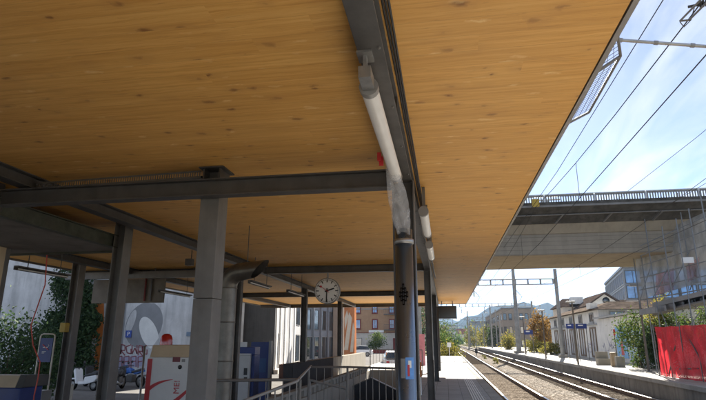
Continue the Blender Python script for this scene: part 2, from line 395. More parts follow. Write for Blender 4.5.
TEAL = mat('dark_green_car_paint', (.04,.13,.11), .25, .1, .1, 3)
CARW = mat('white_car_paint', (.70,.70,.70), .25, 0, .04, 3)
RAILM = mat('rusty_rail', (.13,.085,.055), .6, .4, .3, 6)
RAILT = mat('polished_rail_head', (.52,.50,.47), .3, .9, .12, 6)
SLEEP = mat('weathered_sleeper', (.085,.07,.055), .9, 0, .35, 5, dirt=.5)
BARK = mat('bark', (.10,.075,.055), .9, 0, .35, 9)
TILE = m_tile('roof_tiles', (.135,.108,.088)); TILE2 = m_tile('dark_roof_tiles', (.075,.058,.05)); TILER = m_tile('red_roof_tiles', (.33,.14,.09))
GLASS = m_glass('window_glass'); GLASSB = m_glass('sky_glass', (.08,.20,.42), .06); CARGL = m_glass('car_glass', (.02,.025,.03))
LEAFD = m_leaf('dark_leaves', (.024,.048,.022), (.06,.105,.042), (.10,.14,.055))
LEAFG = m_leaf('green_leaves', (.04,.075,.02), (.10,.15,.035), (.22,.22,.05))
LEAFY = m_leaf('yellowing_leaves', (.12,.13,.03), (.28,.25,.05), (.42,.30,.06))
LEAFO = m_leaf('orange_leaves', (.14,.08,.025), (.26,.15,.04), (.34,.20,.06))
REDNET = m_net('red_netting', (.62,.035,.05), .10, 55); GREYNET = m_net('grey_scaffold_net', (.34,.35,.36), .27, 0); WIREMESH = m_net('wire_mesh', (.12,.125,.13), .62, 0)
PINKNET = m_net('pink_netting', (.50,.24,.25), .5, 0)
FILM = m_film()
REDC = mat('red_cable', (.48,.06,.035), .5, 0, .1, 5)
LAMPW = mat('lamp_diffuser', (.74,.73,.70), .4, 0, .04, 6)
STICK = mat('sticker_blue', (.10,.27,.62), .4, 0, .15, 20)
DIRT = mat('dry_ground', (.17,.155,.10), .95, 0, .35, .3, bump=.5, bscale=6)
# ------------------------------------------------------------------ ground, platforms, tracks
PZ, LOW = 0.0, -.70
g = MB(); g.quad((-6000,-2000,-1.25),(6000,-2000,-1.25),(6000,7000,-1.25),(-6000,7000,-1.25))
struct('ground', g, DIRT, 'dry grassy ground stretching away to the hills', 'ground')
PX, CANX0, CANX1, CANY1, CZ = 1.5, -10.7, 1.20, 31.2, 3.6
HX0, HX1, HY0, HY1 = -3.65, -1.15, 11.5, 26.4          # underpass opening
PL = -4.95
g = MB()
for a, b, c, d in ((PL,1.18,-30,HY0),(PL,HX0,HY0,HY1),(HX1,1.18,HY0,HY1),(PL,1.18,HY1,58)): g.quad((a,c,PZ),(b,c,PZ),(b,d,PZ),(a,d,PZ))
g.quad((PL,-30,PZ),(PL,58,PZ),(PL,58,-1.2),(PL,-30,-1.2)); g.quad((PL,58,PZ),(1.18,58,PZ),(1.18,58,-1.2),(PL,58,-1.2))
struct('platform', g, PAVE, 'grey paved station platform partly in sunlight', 'platform')
g = MB()
g.quad((HX0,HY0,PZ),(HX0,HY1,PZ),(HX0,HY1,-3.2),(HX0,HY0,-3.2)); g.quad((HX1,HY0,PZ),(HX1,HY0,-3.2),(HX1,HY1,-3.2),(HX1,HY1,PZ))
g.quad((HX0,HY1,PZ),(HX1,HY1,PZ),(HX1,HY1,-3.2),(HX0,HY1,-3.2)); g.quad((HX0,HY0,PZ),(HX0,HY0,-3.2),(HX1,HY0,-3.2),(HX1,HY0,PZ)); g.quad((HX0,HY0,-3.2),(HX1,HY0,-3.2),(HX1,HY1,-3.2),(HX0,HY1,-3.2))
for i in range(18): g.box(HX0+.01, HX1-.01, HY0+.3*i, HY0+.3*(i+1)-.002, -3.19, -.16*(i+1))
struct('underpass_stairs', g, PARC, 'concrete stairwell of the underpass', 'stairs')
g = MB()
for i in range(88): g.box(1.184, PX, -30+i, -30+i+.985, -.14, .005)
struct('platform_edge', g, COPING, 'row of concrete coping slabs along the platform edge', 'platform edge')
g = MB(); g.box(1.2, 1.42, -30, 58, -1.2, -.142)
struct('platform_edge_wall', g, EDGEC, 'stained concrete wall under the platform edge', 'platform edge')
g = MB(); g.box(.66, 1.02, -30, 57.5, .002, .008)
struct('tactile_strip', g, TACT, 'white grooved tactile strip along the platform', 'tactile strip')
g = MB(); g.quad((-90,-30,LOW),(PL-.002,-30,LOW),(PL-.002,130,LOW),(-90,130,LOW))
struct('car_park', g, ASPH, 'grey asphalt forecourt and car park on the left', 'car park')
def oppx(y): return 9.0-.012*y
g = MB(); N = 40
ys = [-30+i*4.2 for i in range(N)]
for i in range(N-1):
    a, b = ys[i], ys[i+1]
    g.quad((oppx(a)+.3,a,PZ),(26,a,PZ),(26,b,PZ),(oppx(b)+.3,b,PZ))
struct('far_platform', g, OPP, 'sunlit pale asphalt platform across the tracks', 'platform')
g = MB()
for i in range(int(N*4.2/1.05)):
    a = -30+i*1.05; b = a+1.04
    g.prism([(oppx(a),a,-.16),(oppx(a)+.3,a,-.16),(oppx(b)+.3,b,-.16),(oppx(b),b,-.16)], (0,0,.165))
struct('far_platform_edge', g, COPING, 'pale coping slabs of the far platform edge', 'platform edge')
g = MB()
for i in range(N-1):
    a, b = ys[i], ys[i+1]
    g.prism([(oppx(a)+.07,a,-1.2),(oppx(a)+.35,a,-1.2),(oppx(b)+.35,b,-1.2),(oppx(b)+.07,b,-1.2)], (0,0,1.035))
struct('far_platform_wall', g, EDGEC, 'grey concrete side of the far platform above the ballast', 'platform edge')
RAILZ = -.55
def bend(y): return -max(0, y-95)**2/5200
TRK = ((2.92, 'nearest railway track running beside the shaded platform'), (6.92, 'railway track running along the far platform'))
Y2 = [-30+i*8 for i in range(16)]+[98+i*12 for i in range(30)]
g = MB()
prof = [(-6.2,-1.22),(1.35-2.92,-.76),(1.3,-.735),(2.0,-.70),(2.75,-.735),(6.2,-.76),(9.5,-1.22)]
prof = [(1.43,-.80),(1.75,-.735),(4.3,-.735),(4.9,-.70),(5.5,-.735),(8.2,-.74),(8.9,-.80)]
pts = []
for y in Y2:
    for x, z in prof:
        ex = (x-5)*(1+ (0 if y < 140 else .6)) if abs(x-5) > 3 else x-5
        pts.append((5+ex+bend(y), y, z - (.35 if (y > 170 and abs(x-5) > 3.4) else 0)))
n = len(prof); fs = [(i*n+k, i*n+k+1, (i+1)*n+k+1, (i+1)*n+k) for i in range(len(Y2)-1) for k in range(n-1)]
g.add(pts, fs)
struct('ballast', g, BALLAST, 'grey brown ballast bed under the tracks', 'ballast')
for cx_, lab in TRK:
    t = thing('railway_track', lab, 'railway track', (cx_,10,RAILZ), 'railway tracks')
    for s in (-1, 1):
        m = MB(); mt = MB()
        P = [(cx_+s*.7525+bend(y), y) for y in Y2]
        for (xa,ya),(xb,yb) in zip(P[:-1], P[1:]):
            for w, z0, z1, mm in ((.075, RAILZ-.172, RAILZ-.150, m), (.010, RAILZ-.150, RAILZ-.042, m), (.036, RAILZ-.042, RAILZ-.002, m), (.034, RAILZ-.002, RAILZ, mt)):
                mm.prism([(xa-w,ya,z0),(xa+w,ya,z0),(xb+w,yb,z0),(xb-w,yb,z0)], (0,0,z1-z0))
        ro = m.build('rail', RAILM, t); mt.build('rail_head', RAILT, ro)
    sl = [i for i in range(0, 500)]
    for i in range(100):
        y = 12+i*.62; m = MB(); m.prism([(cx_-1.25,y-.13,-.86),(cx_-1.25,y+.13,-.86),(cx_-1.25,y+.1,-.715),(cx_-1.25,y-.1,-.715)], (2.5,0,0))
        m.build('sleeper', SLEEP, t)
    m = MB()
    for i in range(100, 330):
        y = 12+i*.62; m.prism([(cx_-1.25+bend(y),y-.13,-.86),(cx_-1.25+bend(y),y+.13,-.86),(cx_-1.25+bend(y),y+.1,-.715),(cx_-1.25+bend(y),y-.1,-.715)], (2.5,0,0))
    o = m.build('distant_sleepers', SLEEP, t); o['kind'] = 'stuff'
m = MB()
for x0, x1 in ((1.52, 2.08), (2.27, 3.57), (3.78, 4.25)): m.quad((x0,-30,-.722),(x1,-30,-.722),(x1,56,-.722),(x0,56,-.722))
struct('grimy_trackbed', m, BED, 'brown grimy ballast between the nearest rails', 'ballast')
# ------------------------------------------------------------------ canopy
can = thing('platform_canopy', 'platform canopy with a broad spruce board ceiling on dark steel beams and columns', 'canopy', (-4.8,12,0))
m = MB(); m.box(CANX0, CANX1, -5, CANY1, CZ, CZ+.14); m.build('wood_ceiling', WOOD, can)
m = MB(); m.box(CANX0-.06, CANX1+.0, -5.05, CANY1+.05, CZ+.142, CZ+.24); m.build('roof_deck', STEELG, can)
m = MB(); m.box(CANX1+.012, CANX1+.05, -5.05, CANY1+.055, CZ-.005, CZ+.26); m.box(CANX1+.002, CANX1+.012, -5, CANY1, CZ+.05, CZ+.2); m.build('edge_fascia', STEELL, can)
m = MB(); m.box(CANX0-.1, CANX0-.062, -5.05, CANY1+.055, CZ-.04, CZ+.26); m.build('edge_fascia', STEELL, can)
m = MB(); m.box(CANX0-.06, CANX1+.01, CANY1+.01, CANY1+.05, CZ-.01, CZ+.14); m.build('end_fascia', CREAM, can)
BX1, BX2 = -.40, -5.08
def ib(p, q, w, h, mtl, t=.014, name='beam'):
    m = MB(); m.ibeam(p, q, w, h, t); return m.build(name, mtl, can, .003)
ib((BX1,-4.9,CZ-.10),(BX1,CANY1-.1,CZ-.10), .17, .196, STEEL)
ib((BX2,-4.9,CZ-.085),(BX2,CANY1-.1,CZ-.085), .18, .166, STEEL)
ib((-8.9,-4.9,CZ-.085),(-8.9,CANY1-.1,CZ-.085), .18, .166, STEEL)
FR = (6.02, 14.4, 22.6, 30.3)
for i, y in enumerate(FR):
    if i == 0:
        zt_, zb_ = zat(317,173.5,5.52), zat(317,191,5.52); h_ = zt_-zb_; ib((BX1-.09,5.56,zb_+h_/2),(BX2-.3,5.56,zb_+h_/2), .15, h_, STEEL, .016)
        continue
    for a, b in ((BX1-.09, BX2+.095), (BX2-.095, -8.9+.095), (-8.9-.095, CANX0+.05)):
        ib((a,y,CZ-.10),(b,y,CZ-.10), .14, .195, STEEL, .016)
def hcol(x, y, z0, z1, w, d, mtl, axis='X', name='column'):
    m = MB(); t = .016
    if axis == 'X':   # flanges face +-X
        m.box(x-w/2, x-w/2+t, y-d/2, y+d/2, z0, z1); m.box(x+w/2-t, x+w/2, y-d/2, y+d/2, z0, z1); m.box(x-w/2+t, x+w/2-t, y-t/2, y+t/2, z0, z1)
    else:
        m.box(x-w/2, x+w/2, y-d/2, y-d/2+t, z0, z1); m.box(x-w/2, x+w/2, y+d/2-t, y+d/2, z0, z1); m.box(x-t/2, x+t/2, y-d/2+t, y+d/2-t, z0, z1)
    o = m.build(name, mtl, can, .003)
    p = MB(); p.box(x-w/2-.06, x+w/2+.06, y-d/2-.06, y+d/2+.06, z0, z0+.02); p.build('base_plate', mtl, o)
    return o
for y in FR: hcol(BX1-.02, y+.02, PZ, CZ-.2, .25 if y < 7 else .18, .22, STEEL)
hcol(xat(237,13.4,340), 13.4, PZ, CZ-.17, .13, .16, STEEL)
for y in (19.2, 26.0): hcol(BX2+.02, y, PZ, CZ-.17, .2, .2, STEEL)
hcol(xat(105.5,8.3,396), 8.3, LOW, CZ-.005, .2, .24, STEELG)
hcol(xat(62,12.1,398), 12.1, LOW, CZ-.005, .22, .24, STEELG)
hcol(-8.9, 20.2, LOW, CZ-.17, .22, .24, STEELG)
# large box column in front
x0, x1 = xat(188, 5.65, 400), xat(208, 5.65, 400)
bx = MB(); bx.box(-2.785, -2.555, 5.66, 5.92, PZ, 2.05); bx.box(-2.785, -2.555, 5.66, 5.92, 2.056, 3.36)
bc = bx.build('column', STEELG, can, .004)
p = MB(); p.box(-2.78, -2.76, 5.66, 5.94, 3.34, CZ-.02); p.box(-2.58, -2.56, 5.66, 5.94, 3.34, CZ-.02); p.box(-2.76, -2.58, 5.8, 5.815, 3.34, CZ-.02); p.box(-2.82, -2.51, 5.62, 5.97, CZ-.018, CZ-.002); p.build('column_head', STEEL, bc)
# row of bolts down the long beam
for i in range(18):
    y = 1.2+i*.9; m = MB(); m.lathe((BX1+.06, y, CZ-.198), [(.011,0),(.011,-.010),(0,-.010)], 6); m.build('bolt', STEELG, can)
# bolted end plate where the first cross beam meets the long beam
m = MB(); m.box(BX1-.112, BX1-.095, 5.45, 5.67, zb_-.03, zt_+.03); ep = m.build('end_plate', STEELG, can, .002)
for dy in (-.07,.07):
    for dz in (.03,h_-.03):
        m = MB(); m.tube([(BX1-.128,5.56+dy,zb_+dz),(BX1-.112,5.56+dy,zb_+dz)], .014, 6); m.build('bolt', GALV, ep)
for y in (2.6,4.1,7.2,8.8,10.4,12.0):
    m = MB(); m.box(BX1-.08,BX1-.008,y,y+.012,CZ-.182,CZ-.016); m.box(BX1+.008,BX1+.08,y,y+.012,CZ-.182,CZ-.016); m.build('stiffener', STEEL, can)
# cables along the long beam
m = MB()
for k in range(3):
    m.tube([(BX1+.115+.02*k, 1+i*.6, CZ-.06-.02*k+.012*math.sin(i*1.7+k)) for i in range(28)], .009, 6)
tag(m.build('cable_bundle', BLACK), 'thin dark cables clipped along the right side of the long beam', 'cables')
m = MB(); m.tube([(BX1+.10, 8+i*.35, 3.36-.05*math.sin(i*.9)) for i in range(10)]+[(BX1+.13, 11.6, 3.1),(BX1+.12,11.65,1.2)], .012, 6)
tag(m.build('loose_cable', STEELL), 'loose pale cable sagging beside the column beyond the silver downpipe', 'cable')
# ------------------------------------------------------------------ lamps under the canopy
def tube_lamp(label, x, y, z, L, ztop, g):
    t = thing('tube_lamp', label, 'lamp', (x,y,z), g)
    m = MB(); m.tube([(x,y,z),(x,y+L,z)], .06, 16); m.build('diffuser', LAMPW, t)
    for q in (0, L):
        m = MB(); m.tube([(x,y+q-.03,z),(x,y+q+.03,z)], .066, 16); m.build('end_cap', STEELL, t)
    m = MB(); m.box(x-.035, x+.035, y+.04, y+L-.04, z+.062, z+.085); m.build('mounting_rail', STEELG, t)
    for q in (.25, L-.25):
        m = MB(); m.box(x-.02, x+.02, y+q-.02, y+q+.02, z+.085, ztop); m.build('bracket', STEELG, t)
    return t
LA, LB = atZ(373.5,88,3.25), atZ(393,176,3.25); LX = (LA.x+LB.x)/2
GL = 'tube lamps along the long beam'
tube_lamp('nearest white tube lamp hanging beside the long beam, its far end wrapped in plastic', (LA.x+LB.x)/2, LA.y, 3.25, LB.y-LA.y, 3.595, GL)
tube_lamp('white tube lamp right behind the silver downpipe, second along the beam', -.215, 6.7, 3.2, 1.5, 3.595, GL)
tube_lamp('third white tube lamp along the beam, under loose cables', -.215, 9.2, 3.2, 1.5, 3.595, GL)
m = MB(); m.box(LX-.04, LX+.04, LA.y-.22, LA.y-.035, 3.22, 3.30); m.box(LX-.012,LX+.012, LA.y-.2, LA.y-.15, 3.30, 3.40); m.box(LX-.05,LX+.05, LA.y-.24, LA.y-.1, 3.386, 3.402)
o = m.build('lamp_bracket', GALV); tag(o, 'grey metal hanger in front of the nearest tube lamp', 'bracket')
def batten(label, x, y, z, L, ztop):
    t = thing('batten_lamp', label, 'lamp', (x,y,z), 'thin batten lamps hung on rods')
    m = MB(); m.box(x-.05, x+.05, y, y+L, z+.02, z+.05); m.box(x-.05,x-.03,y,y+L,z-.03,z+.02); m.build('housing', STEEL, t)
    m = MB(); m.tube([(x+.01,y+.06,z-.01),(x+.01,y+L-.06,z-.01)], .016, 8); m.build('lamp_tube', LAMPW, t)
    for q in (.3, L-.3):
        m = MB(); m.tube([(x,y+q,z+.05),(x,y+q,ztop)], .009, 6); m.build('rod', STEEL, t)
for lab, ua, va, ub, vb, z, zt in (('long batten lamp hung on rods at far left in front of the bluish concrete wall',18,268,67,277,2.95,3.59),
    ('batten lamp hung on rods just left of the big grey column',164,291,187,296.5,2.95,3.59),
    ('batten lamp hung on rods just right of the ventilation duct',250,282,270,288,2.95,3.59),
    ('small batten lamp hung on rods left of the clock',289,291,303,296,2.95,3.59)):
    a, b = atZ(ua,va,z), atZ(ub,vb,z); batten(lab, (a.x+b.x)/2, a.y, z, b.y-a.y, zt)
bd_ = thing('lit_beam_strip', 'added pale strip for the lit part of the second cross beam left of the big grey column', 'beam strip', (xat(66,14.0,275),14.0,2.9))  # added pale bar standing in for the lit left part of the cross beam
a, b = atY(66,271.5,14.0), atY(206,278.5,14.0); m = MB(); m.box(a.x, b.x, 14.0, 14.12, b.z+.05, a.z-.05); m.build('duct', STEELG, bd_)
for k in range(4):
    x = a.x+(b.x-a.x)*(.1+.27*k); m = MB(); m.box(x-.015,x+.015,14.04,14.07,a.z-.04,3.59); m.build('rod', STEEL, bd_)
# ------------------------------------------------------------------ plastic film, downpipe
pp = thing('downpipe', 'brushed steel downpipe standing in front of the dark column, with a blue sticker', 'pipe', (-.405,5.68,0))
PXc, PYc, PR = -.405, 5.68, .094
m = MB(); m.lathe((PXc,PYc,0), [(PR,0),(PR,2.76),(PR-.01,2.76),(PR-.01,2.4)], 40); m.build('pipe', m_alu(), pp)
m = MB(); m.lathe((PXc,PYc,0), [(PR+.002,2.60),(PR+.012,2.605),(PR+.012,2.65),(PR+.002,2.655)], 40); m.build('clamp_ring', GALV, pp)
def curved(m, px_c, py_c, r, a0, a1, z0, z1, n=8):
    vs = []
    for i in range(n+1):
        a = a0+(a1-a0)*i/n
        vs += [(px_c+r*math.sin(a), py_c-r*math.cos(a), z0), (px_c+r*math.sin(a), py_c-r*math.cos(a), z1)]
    m.add(vs, [(2*i,2*i+2,2*i+3,2*i+1) for i in range(n)], True)
aa = math.atan2(PXc, PYc)     # the side turned to the camera
m = MB(); curved(m, PXc, PYc, PR+.002, aa+.0, aa+.95, 1.22, 1.43); s = m.build('sticker', STICK, pp)
m = MB(); curved(m, PXc, PYc, PR+.003, aa-.55, aa-.02, 1.23, 1.42); m.build('old_sticker', STEELL, pp)
m = MB(); curved(m, PXc, PYc, PR+.004, aa+.28, aa+.62, 1.33, 1.40); m.build('sticker_print', WHITE, s)
m = MB(); curved(m, PXc, PYc, PR+.0045, aa+.2, aa+.42, 1.25, 1.36); m.build('sticker_figure', RED, s)
m = MB()                          # diamond knot emblem
for i in range(-2, 3):
    for j in range(-2, 3):
        if abs(i)+abs(j) <= 3 and (i+j) % 2 == 0:
            a = aa-.05+i*.21; z = 2.06+j*.040
            if abs(i) == 2 and abs(j) == 2: continue
            for da in (-.085, .085):
                curved(m, PXc, PYc, PR+.003, a+da-.035, a+da+.035, z-.03, z+.03, 2)
            curved(m, PXc, PYc, PR+.003, a-.12, a+.12, z+.018, z+.031, 2); curved(m, PXc, PYc, PR+.003, a-.12, a+.12, z-.031, z-.018, 2)
m.build('emblem', mat('emblem_black',(.006,.006,.006),.9), pp)
# crumpled clear sleeve hanging from the lamp to the pipe
m = MB(); rnd = random.Random(4); rows = 16; nk = 14; vs = []; fs = []
A = Vector((LX-.02,LB.y-.25,3.26)); B = Vector((-.40,5.60,2.70))
for i in range(rows+1):
    t_ = i/rows; c = A.lerp(B, t_**.9); c.z += .05*math.sin(t_*3.1)
    for k in range(nk):
        a = 2*math.pi*k/nk; r_ = (.05+.035*math.sin(t_*3.0))*(1+.30*math.sin(4*a+1.2*t_)+.07*rnd.uniform(-1,1)); vs.append((c.x+r_*math.cos(a), c.y+r_*.9*math.sin(a), c.z+.015*rnd.uniform(-1,1)))
for i in range(rows):
    for k in range(nk): fs.append((i*nk+k, i*nk+(k+1)%nk, (i+1)*nk+(k+1)%nk, (i+1)*nk+k))
m.add(vs, fs, True); tag(m.build('plastic_sleeve', FILM), 'crumpled clear plastic sleeve hanging from the tube lamp down to the silver downpipe', 'plastic film')
q = atY(380,156,4.7); m = MB(); m.box(q.x-.025, q.x+.012, 4.68, 4.71, q.z-.05, q.z+.03); m.box(q.x-.012,q.x+.03,4.712,4.73,q.z-.09,q.z+.0)
tag(m.build('red_tag', RED), 'small red tag tied by the plastic sleeve', 'tag')
# ------------------------------------------------------------------ station clock
cp = atY(327.5, 291, 14.15); CR = 13.0/548*14.15*1.0
ck = thing('station_clock', 'round white faced station clock hanging from the second cross beam', 'clock', cp)
m = MB(); m.lathe(cp, [(0,-.06),(CR,-.06),(CR+.012,-.05),(CR+.012,.07),(CR,.08),(0,.08)], 48, 'Y'); m.build('case', STEELL, ck)
m = MB(); m.lathe(cp, [(0,-.063),(CR-.012,-.063)], 48, 'Y'); m.build('dial', WHITE, ck)
m = MB()
for k in range(60):
    a = k*math.pi/30; L = .085*CR/.34 if k % 5 == 0 else .03*CR/.34; w = .026 if k % 5 == 0 else .010
    dr = Vector((math.sin(a),0,math.cos(a))); m.bar(cp+dr*(CR*.92-L)+Vector((0,-.067,0)), cp+dr*CR*.92+Vector((0,-.067,0)), .004, w, (dr.z,0,-dr.x))
m.build('minute_marks', BLACK, ck)
def hand(name, ang, r0, r1, w, mtl, yy):
    a = R(ang); dr = Vector((math.sin(a),0,math.cos(a))); m = MB(); m.bar(cp+dr*r0+Vector((0,yy,0)), cp+dr*r1+Vector((0,yy,0)), .004, w, (dr.z,0,-dr.x)); return m.build(name, mtl, ck)
hand('hour_hand', 72, -.06, CR*.62, .036, BLACK, -.075); hand('minute_hand', 182, -.07, CR*.88, .03, BLACK, -.082)
sh = hand('second_hand', 305, -.08, CR*.55, .012, RED, -.089)
a = R(305); m = MB(); m.lathe(cp+Vector((math.sin(a)*CR*.6,0,math.cos(a)*CR*.6)), [(0,-.092),(.03,-.092),(.03,-.086)], 16, 'Y'); m.build('second_disc', RED, sh)
m = MB(); m.tube([(cp.x,cp.y+.01,cp.z+CR),(cp.x,cp.y+.01,3.36)], .03, 10); m.build('hanger', STEELL, ck)
# ------------------------------------------------------------------ departure display
a, b = atY(438, 306, 29.0), atY(457, 318.5, 29.0)
dp = thing('departure_display', 'black hanging departure display at the far end of the canopy', 'display', (a.x,29,b.z))
m = MB(); m.box(a.x, b.x, 29.0, 29.25, b.z, a.z); m.build('case', BLACK, dp, .01)
m = MB(); m.quad((a.x+.05,28.995,b.z+.05),(b.x-.05,28.995,b.z+.05),(b.x-.05,28.995,a.z-.05),(a.x+.05,28.995,a.z-.05)); m.build('screen', m_glass('dead_screen',(.012,.014,.016),.15), dp)
for x in (a.x+.2, b.x-.2):
    m = MB(); m.tube([(x,29.12,a.z),(x,29.12,CZ)], .02, 8); m.build('rod', STEEL, dp)
# ------------------------------------------------------------------ lower slab at the left
sl = thing('concrete_slab_roof', 'low old concrete slab roof with a weathered green steel edge at the left', 'roof', (-8,7,0))
m = MB(); m.box(-16, -5.66, -6, 8.55, 3.15, 3.30); m.build('slab', SLABC, sl)
m = MB(); m.ibeam((-5.60,-6,3.25),(-5.60,8.52,3.25), .11, .22, .016); m.build('edge_channel', GREENST, sl)
m = MB(); m.box(-16,-5.66, 8.56, 8.64, 3.12, 3.34); m.build('end_channel', GREENST, sl)
c0 = xat(-14, 8.0, 330); m = MB(); m.box(c0-.12, c0+.13, 7.8, 8.1, LOW, 3.148); m.build('column', STEELG, sl)
m = MB(); m.box(c0+.134, c0+.15, 7.82, 7.98, LOW, 3.148); m.build('lit_side_strip', CREAM, sl)  # light on the column's right side, put in as a cream strip
# cable tray along the first cross beam
m = MB()
pa = [atY(-30,212,5.7), atY(38,186,5.72), atY(201,174,5.76)]
for a, b in zip(pa[:-1], pa[1:]):
    for dz in (-.035, .035): m.bar(a+Vector((0,0,dz)), b+Vector((0,0,dz)), .004, .022)
    L = (b-a).length; n = int(L/.03)
    for i in range(n): q = a.lerp(b, (i+.5)/n); m.bar(q+Vector((0,0,-.024)), q+Vector((0,0,.024)), .004, .012, (1,0,0))
    m.bar(a+Vector((0,.05,-.045)), b+Vector((0,.05,-.045)), .09, .004)
tag(m.build('cable_tray', STEELG), 'perforated metal cable tray running along the first cross beam', 'cable tray')
m = MB()
for k in range(3): m.tube([pa[0]+Vector((0,.04+.02*k,-.02)), pa[1]+Vector((0,.04+.02*k,-.025)), pa[2]+Vector((0,.04+.02*k,-.02))], .012, 6)
tag(m.build('tray_cables', BLACK), 'black cables lying in the perforated cable tray', 'cables')
# brackets / junction boxes at far left top
jb = thing('junction_box_cluster', 'dark junction boxes and brackets under the ceiling at the far left edge', 'junction box', atY(5,195,6.0))
for (u0,u1,v0,v1,dy) in ((-20,8,165,182,0),(-20,4,183,197,-.1),(4,14,192,216,.05),(-20,2,197,212,-.2)):
    a, b = atY(u0,v0,6.0+dy), atY(u1,v1,6.0+dy); m = MB(); m.box(a.x,b.x,5.9+dy,6.0+dy,b.z,a.z); m.build('box', STEEL, jb, .006)
sp = thing('loudspeaker', 'small box loudspeaker hung on a rod just left of the big grey column', 'loudspeaker', atY(188.5,262,11.2))
q = Vector(sp.location); m = MB(); m.box(q.x-.09,q.x+.07,q.y,q.y+.14,q.z-.07,q.z+.08); m.build('cabinet', STEEL, sp, .01)
m = MB(); m.tube([(q.x+.03,q.y+.07,q.z+.08),(q.x+.03,q.y+.07,3.59)], .012, 6); m.build('rod', STEEL, sp)
hp = thing('hanging_panel', 'flat brown grey panel hung under the canopy at its far left', 'panel', atY(144,300,14.9))
a, b = atY(94,280,14.9), atY(163,302.5,14.9); m = MB(); m.box(a.x,b.x,14.9,14.96,b.z,a.z); m.build('board', mat('brown_grey_board',(.17,.15,.125),.7), hp)
for u in (145, 151): x = xat(u,14.85,290); m = MB(); m.box(x-.02,x+.02,14.84,14.88,b.z+.05,3.59); m.build('rod', DRED if u == 145 else STEEL, hp)
# red cable
m = MB(); P = [(47,255,7.6),(45,285,7.6),(38,305,7.6),(31,325,7.6),(33,345,7.6),(40,362,7.6),(38,378,7.6),(34,396,7.6),(32,420,7.6)]
m.tube([atY(*p) for p in P], .009, 8); tag(m.build('red_cable', REDC), 'loose red cable dangling from the slab roof at the left', 'cable')
# ------------------------------------------------------------------ ventilation duct
dx, dy, dr_ = xat(225.5,9.0,330), 9.0, .155
dc = thing('ventilation_duct', 'galvanised ventilation duct with an elbow and slanted mouth behind the big column', 'duct', (dx,dy,0))
zt = zat(236,287,9.0)
m = MB(); m.lathe((dx,dy,0), [(dr_,0),(dr_,zt)], 28); m.build('riser', DUCT, dc)
m = MB(); P = [(dx,dy,zt)]
for i in range(1,6): a = R(16*i); P.append((dx+.26*(1-math.cos(a)), dy-.05*i/5, zt+.26*math.sin(a)))
P.append((dx+.60, dy-.08, zt+.30)); n = 28
m.tube(P, dr_+.004, n, False)
k = len(P)-1                      # shear the mouth
L = len(m.v)
for i in range(n):
    v = Vector(m.v[L-n+i]); v.x += (v.z-(zt+.29))*1.0; m.v[L-n+i] = tuple(v)
m.build('elbow', DUCT, dc)
for z in (.6, 1.25, 1.9, zt-.02):
    m = MB(); m.lathe((dx,dy,z), [(dr_+.001,-.012),(dr_+.009,-.008),(dr_+.009,.008),(dr_+.001,.012)], 28); m.build('seam_ring', DUCT, dc)
m = MB(); m.tube([(dx+.36,dy-.05,zt+.42),(dx+.36,dy-.05,3.6)], .008, 6); m.build('hanger', STEEL, dc)
# ------------------------------------------------------------------ railings at the stairs
def railing(label, pts, h, bars=.125, mtl=STEELG, name='railing', posts=True):
    pts = [Vector(p) for p in pts]; t = thing(name, label, 'railing', pts[0], 'steel railings by the underpass')
    m = MB(); m.tube([p+Vector((0,0,h)) for p in pts], .02, 10); m.build('top_rail', mtl, t)
    m = MB(); m.tube([p+Vector((0,0,.12)) for p in pts], .013, 8); m.build('bottom_rail', mtl, t)
    b = MB()
    for p, q in zip(pts[:-1], pts[1:]):
        L = (q-p).length; n = max(1, int(L/bars))
        for i in range(1, n): c = p.lerp(q, i/n); b.tube([c+Vector((0,0,.12)), c+Vector((0,0,h))], .0075, 6, False)
    b.build('bars', mtl, t)
    for p in pts:
        m = MB(); m.tube([p, p+Vector((0,0,h))], .021, 8); m.build('post', mtl, t)
    return t
def gp(u, v, h): q = atZ(u, v, h); return (q.x, q.y, 0)
a, b = atZ(214,380.5,1.1), atZ(300,379.5,1.1)
railing('level grey bar railing in front of the ventilation duct', [(a.x,a.y,0),(b.x,b.y,0)], 1.1, .2)
c = atY(236,404,6.2)
m_t = thing('handrail', 'grey sloping stair railing rising to the right of the ventilation duct', 'railing', (c.x,c.y,0), 'steel railings by the underpass')
A, B = Vector(c), Vector(atZ(301,380,1.1)); B.y = 6.8
C2 = atZ(311,366,1.1)
m = MB(); m.tube([A,B,C2], .02, 8); m.build('top_rail', STEELL, m_t)
for i in range(9):
    q = A.lerp(B, i/8); m = MB(); m.tube([q, (q.x,q.y,q.z-1.0)], .009, 6); m.build('bar', STEELL, m_t)
a, b, d = atZ(309,367,1.1), atZ(347.5,367,1.1), atZ(399,368.5,1.1)
railing('grey bar railing along the near end of the underpass stairs', [(a.x,a.y,0),(b.x,b.y,0),(d.x,d.y,0)], 1.1, .135, STEELG)
# sloping white handrail inside
m = MB(); m.tube([atY(310,380,13.2), atY(346,388.5,13.2)], .03, 8); m.tube([atY(346,388.5,13.2), atY(346,420,13.2)], .02, 8); m.tube([atY(310,380,13.2), atY(310,420,13.2)], .02, 8)
tag(m.build('handrail', STEELL), 'pale sloping handrail above the underpass stairs, right of the white facade', 'railing')
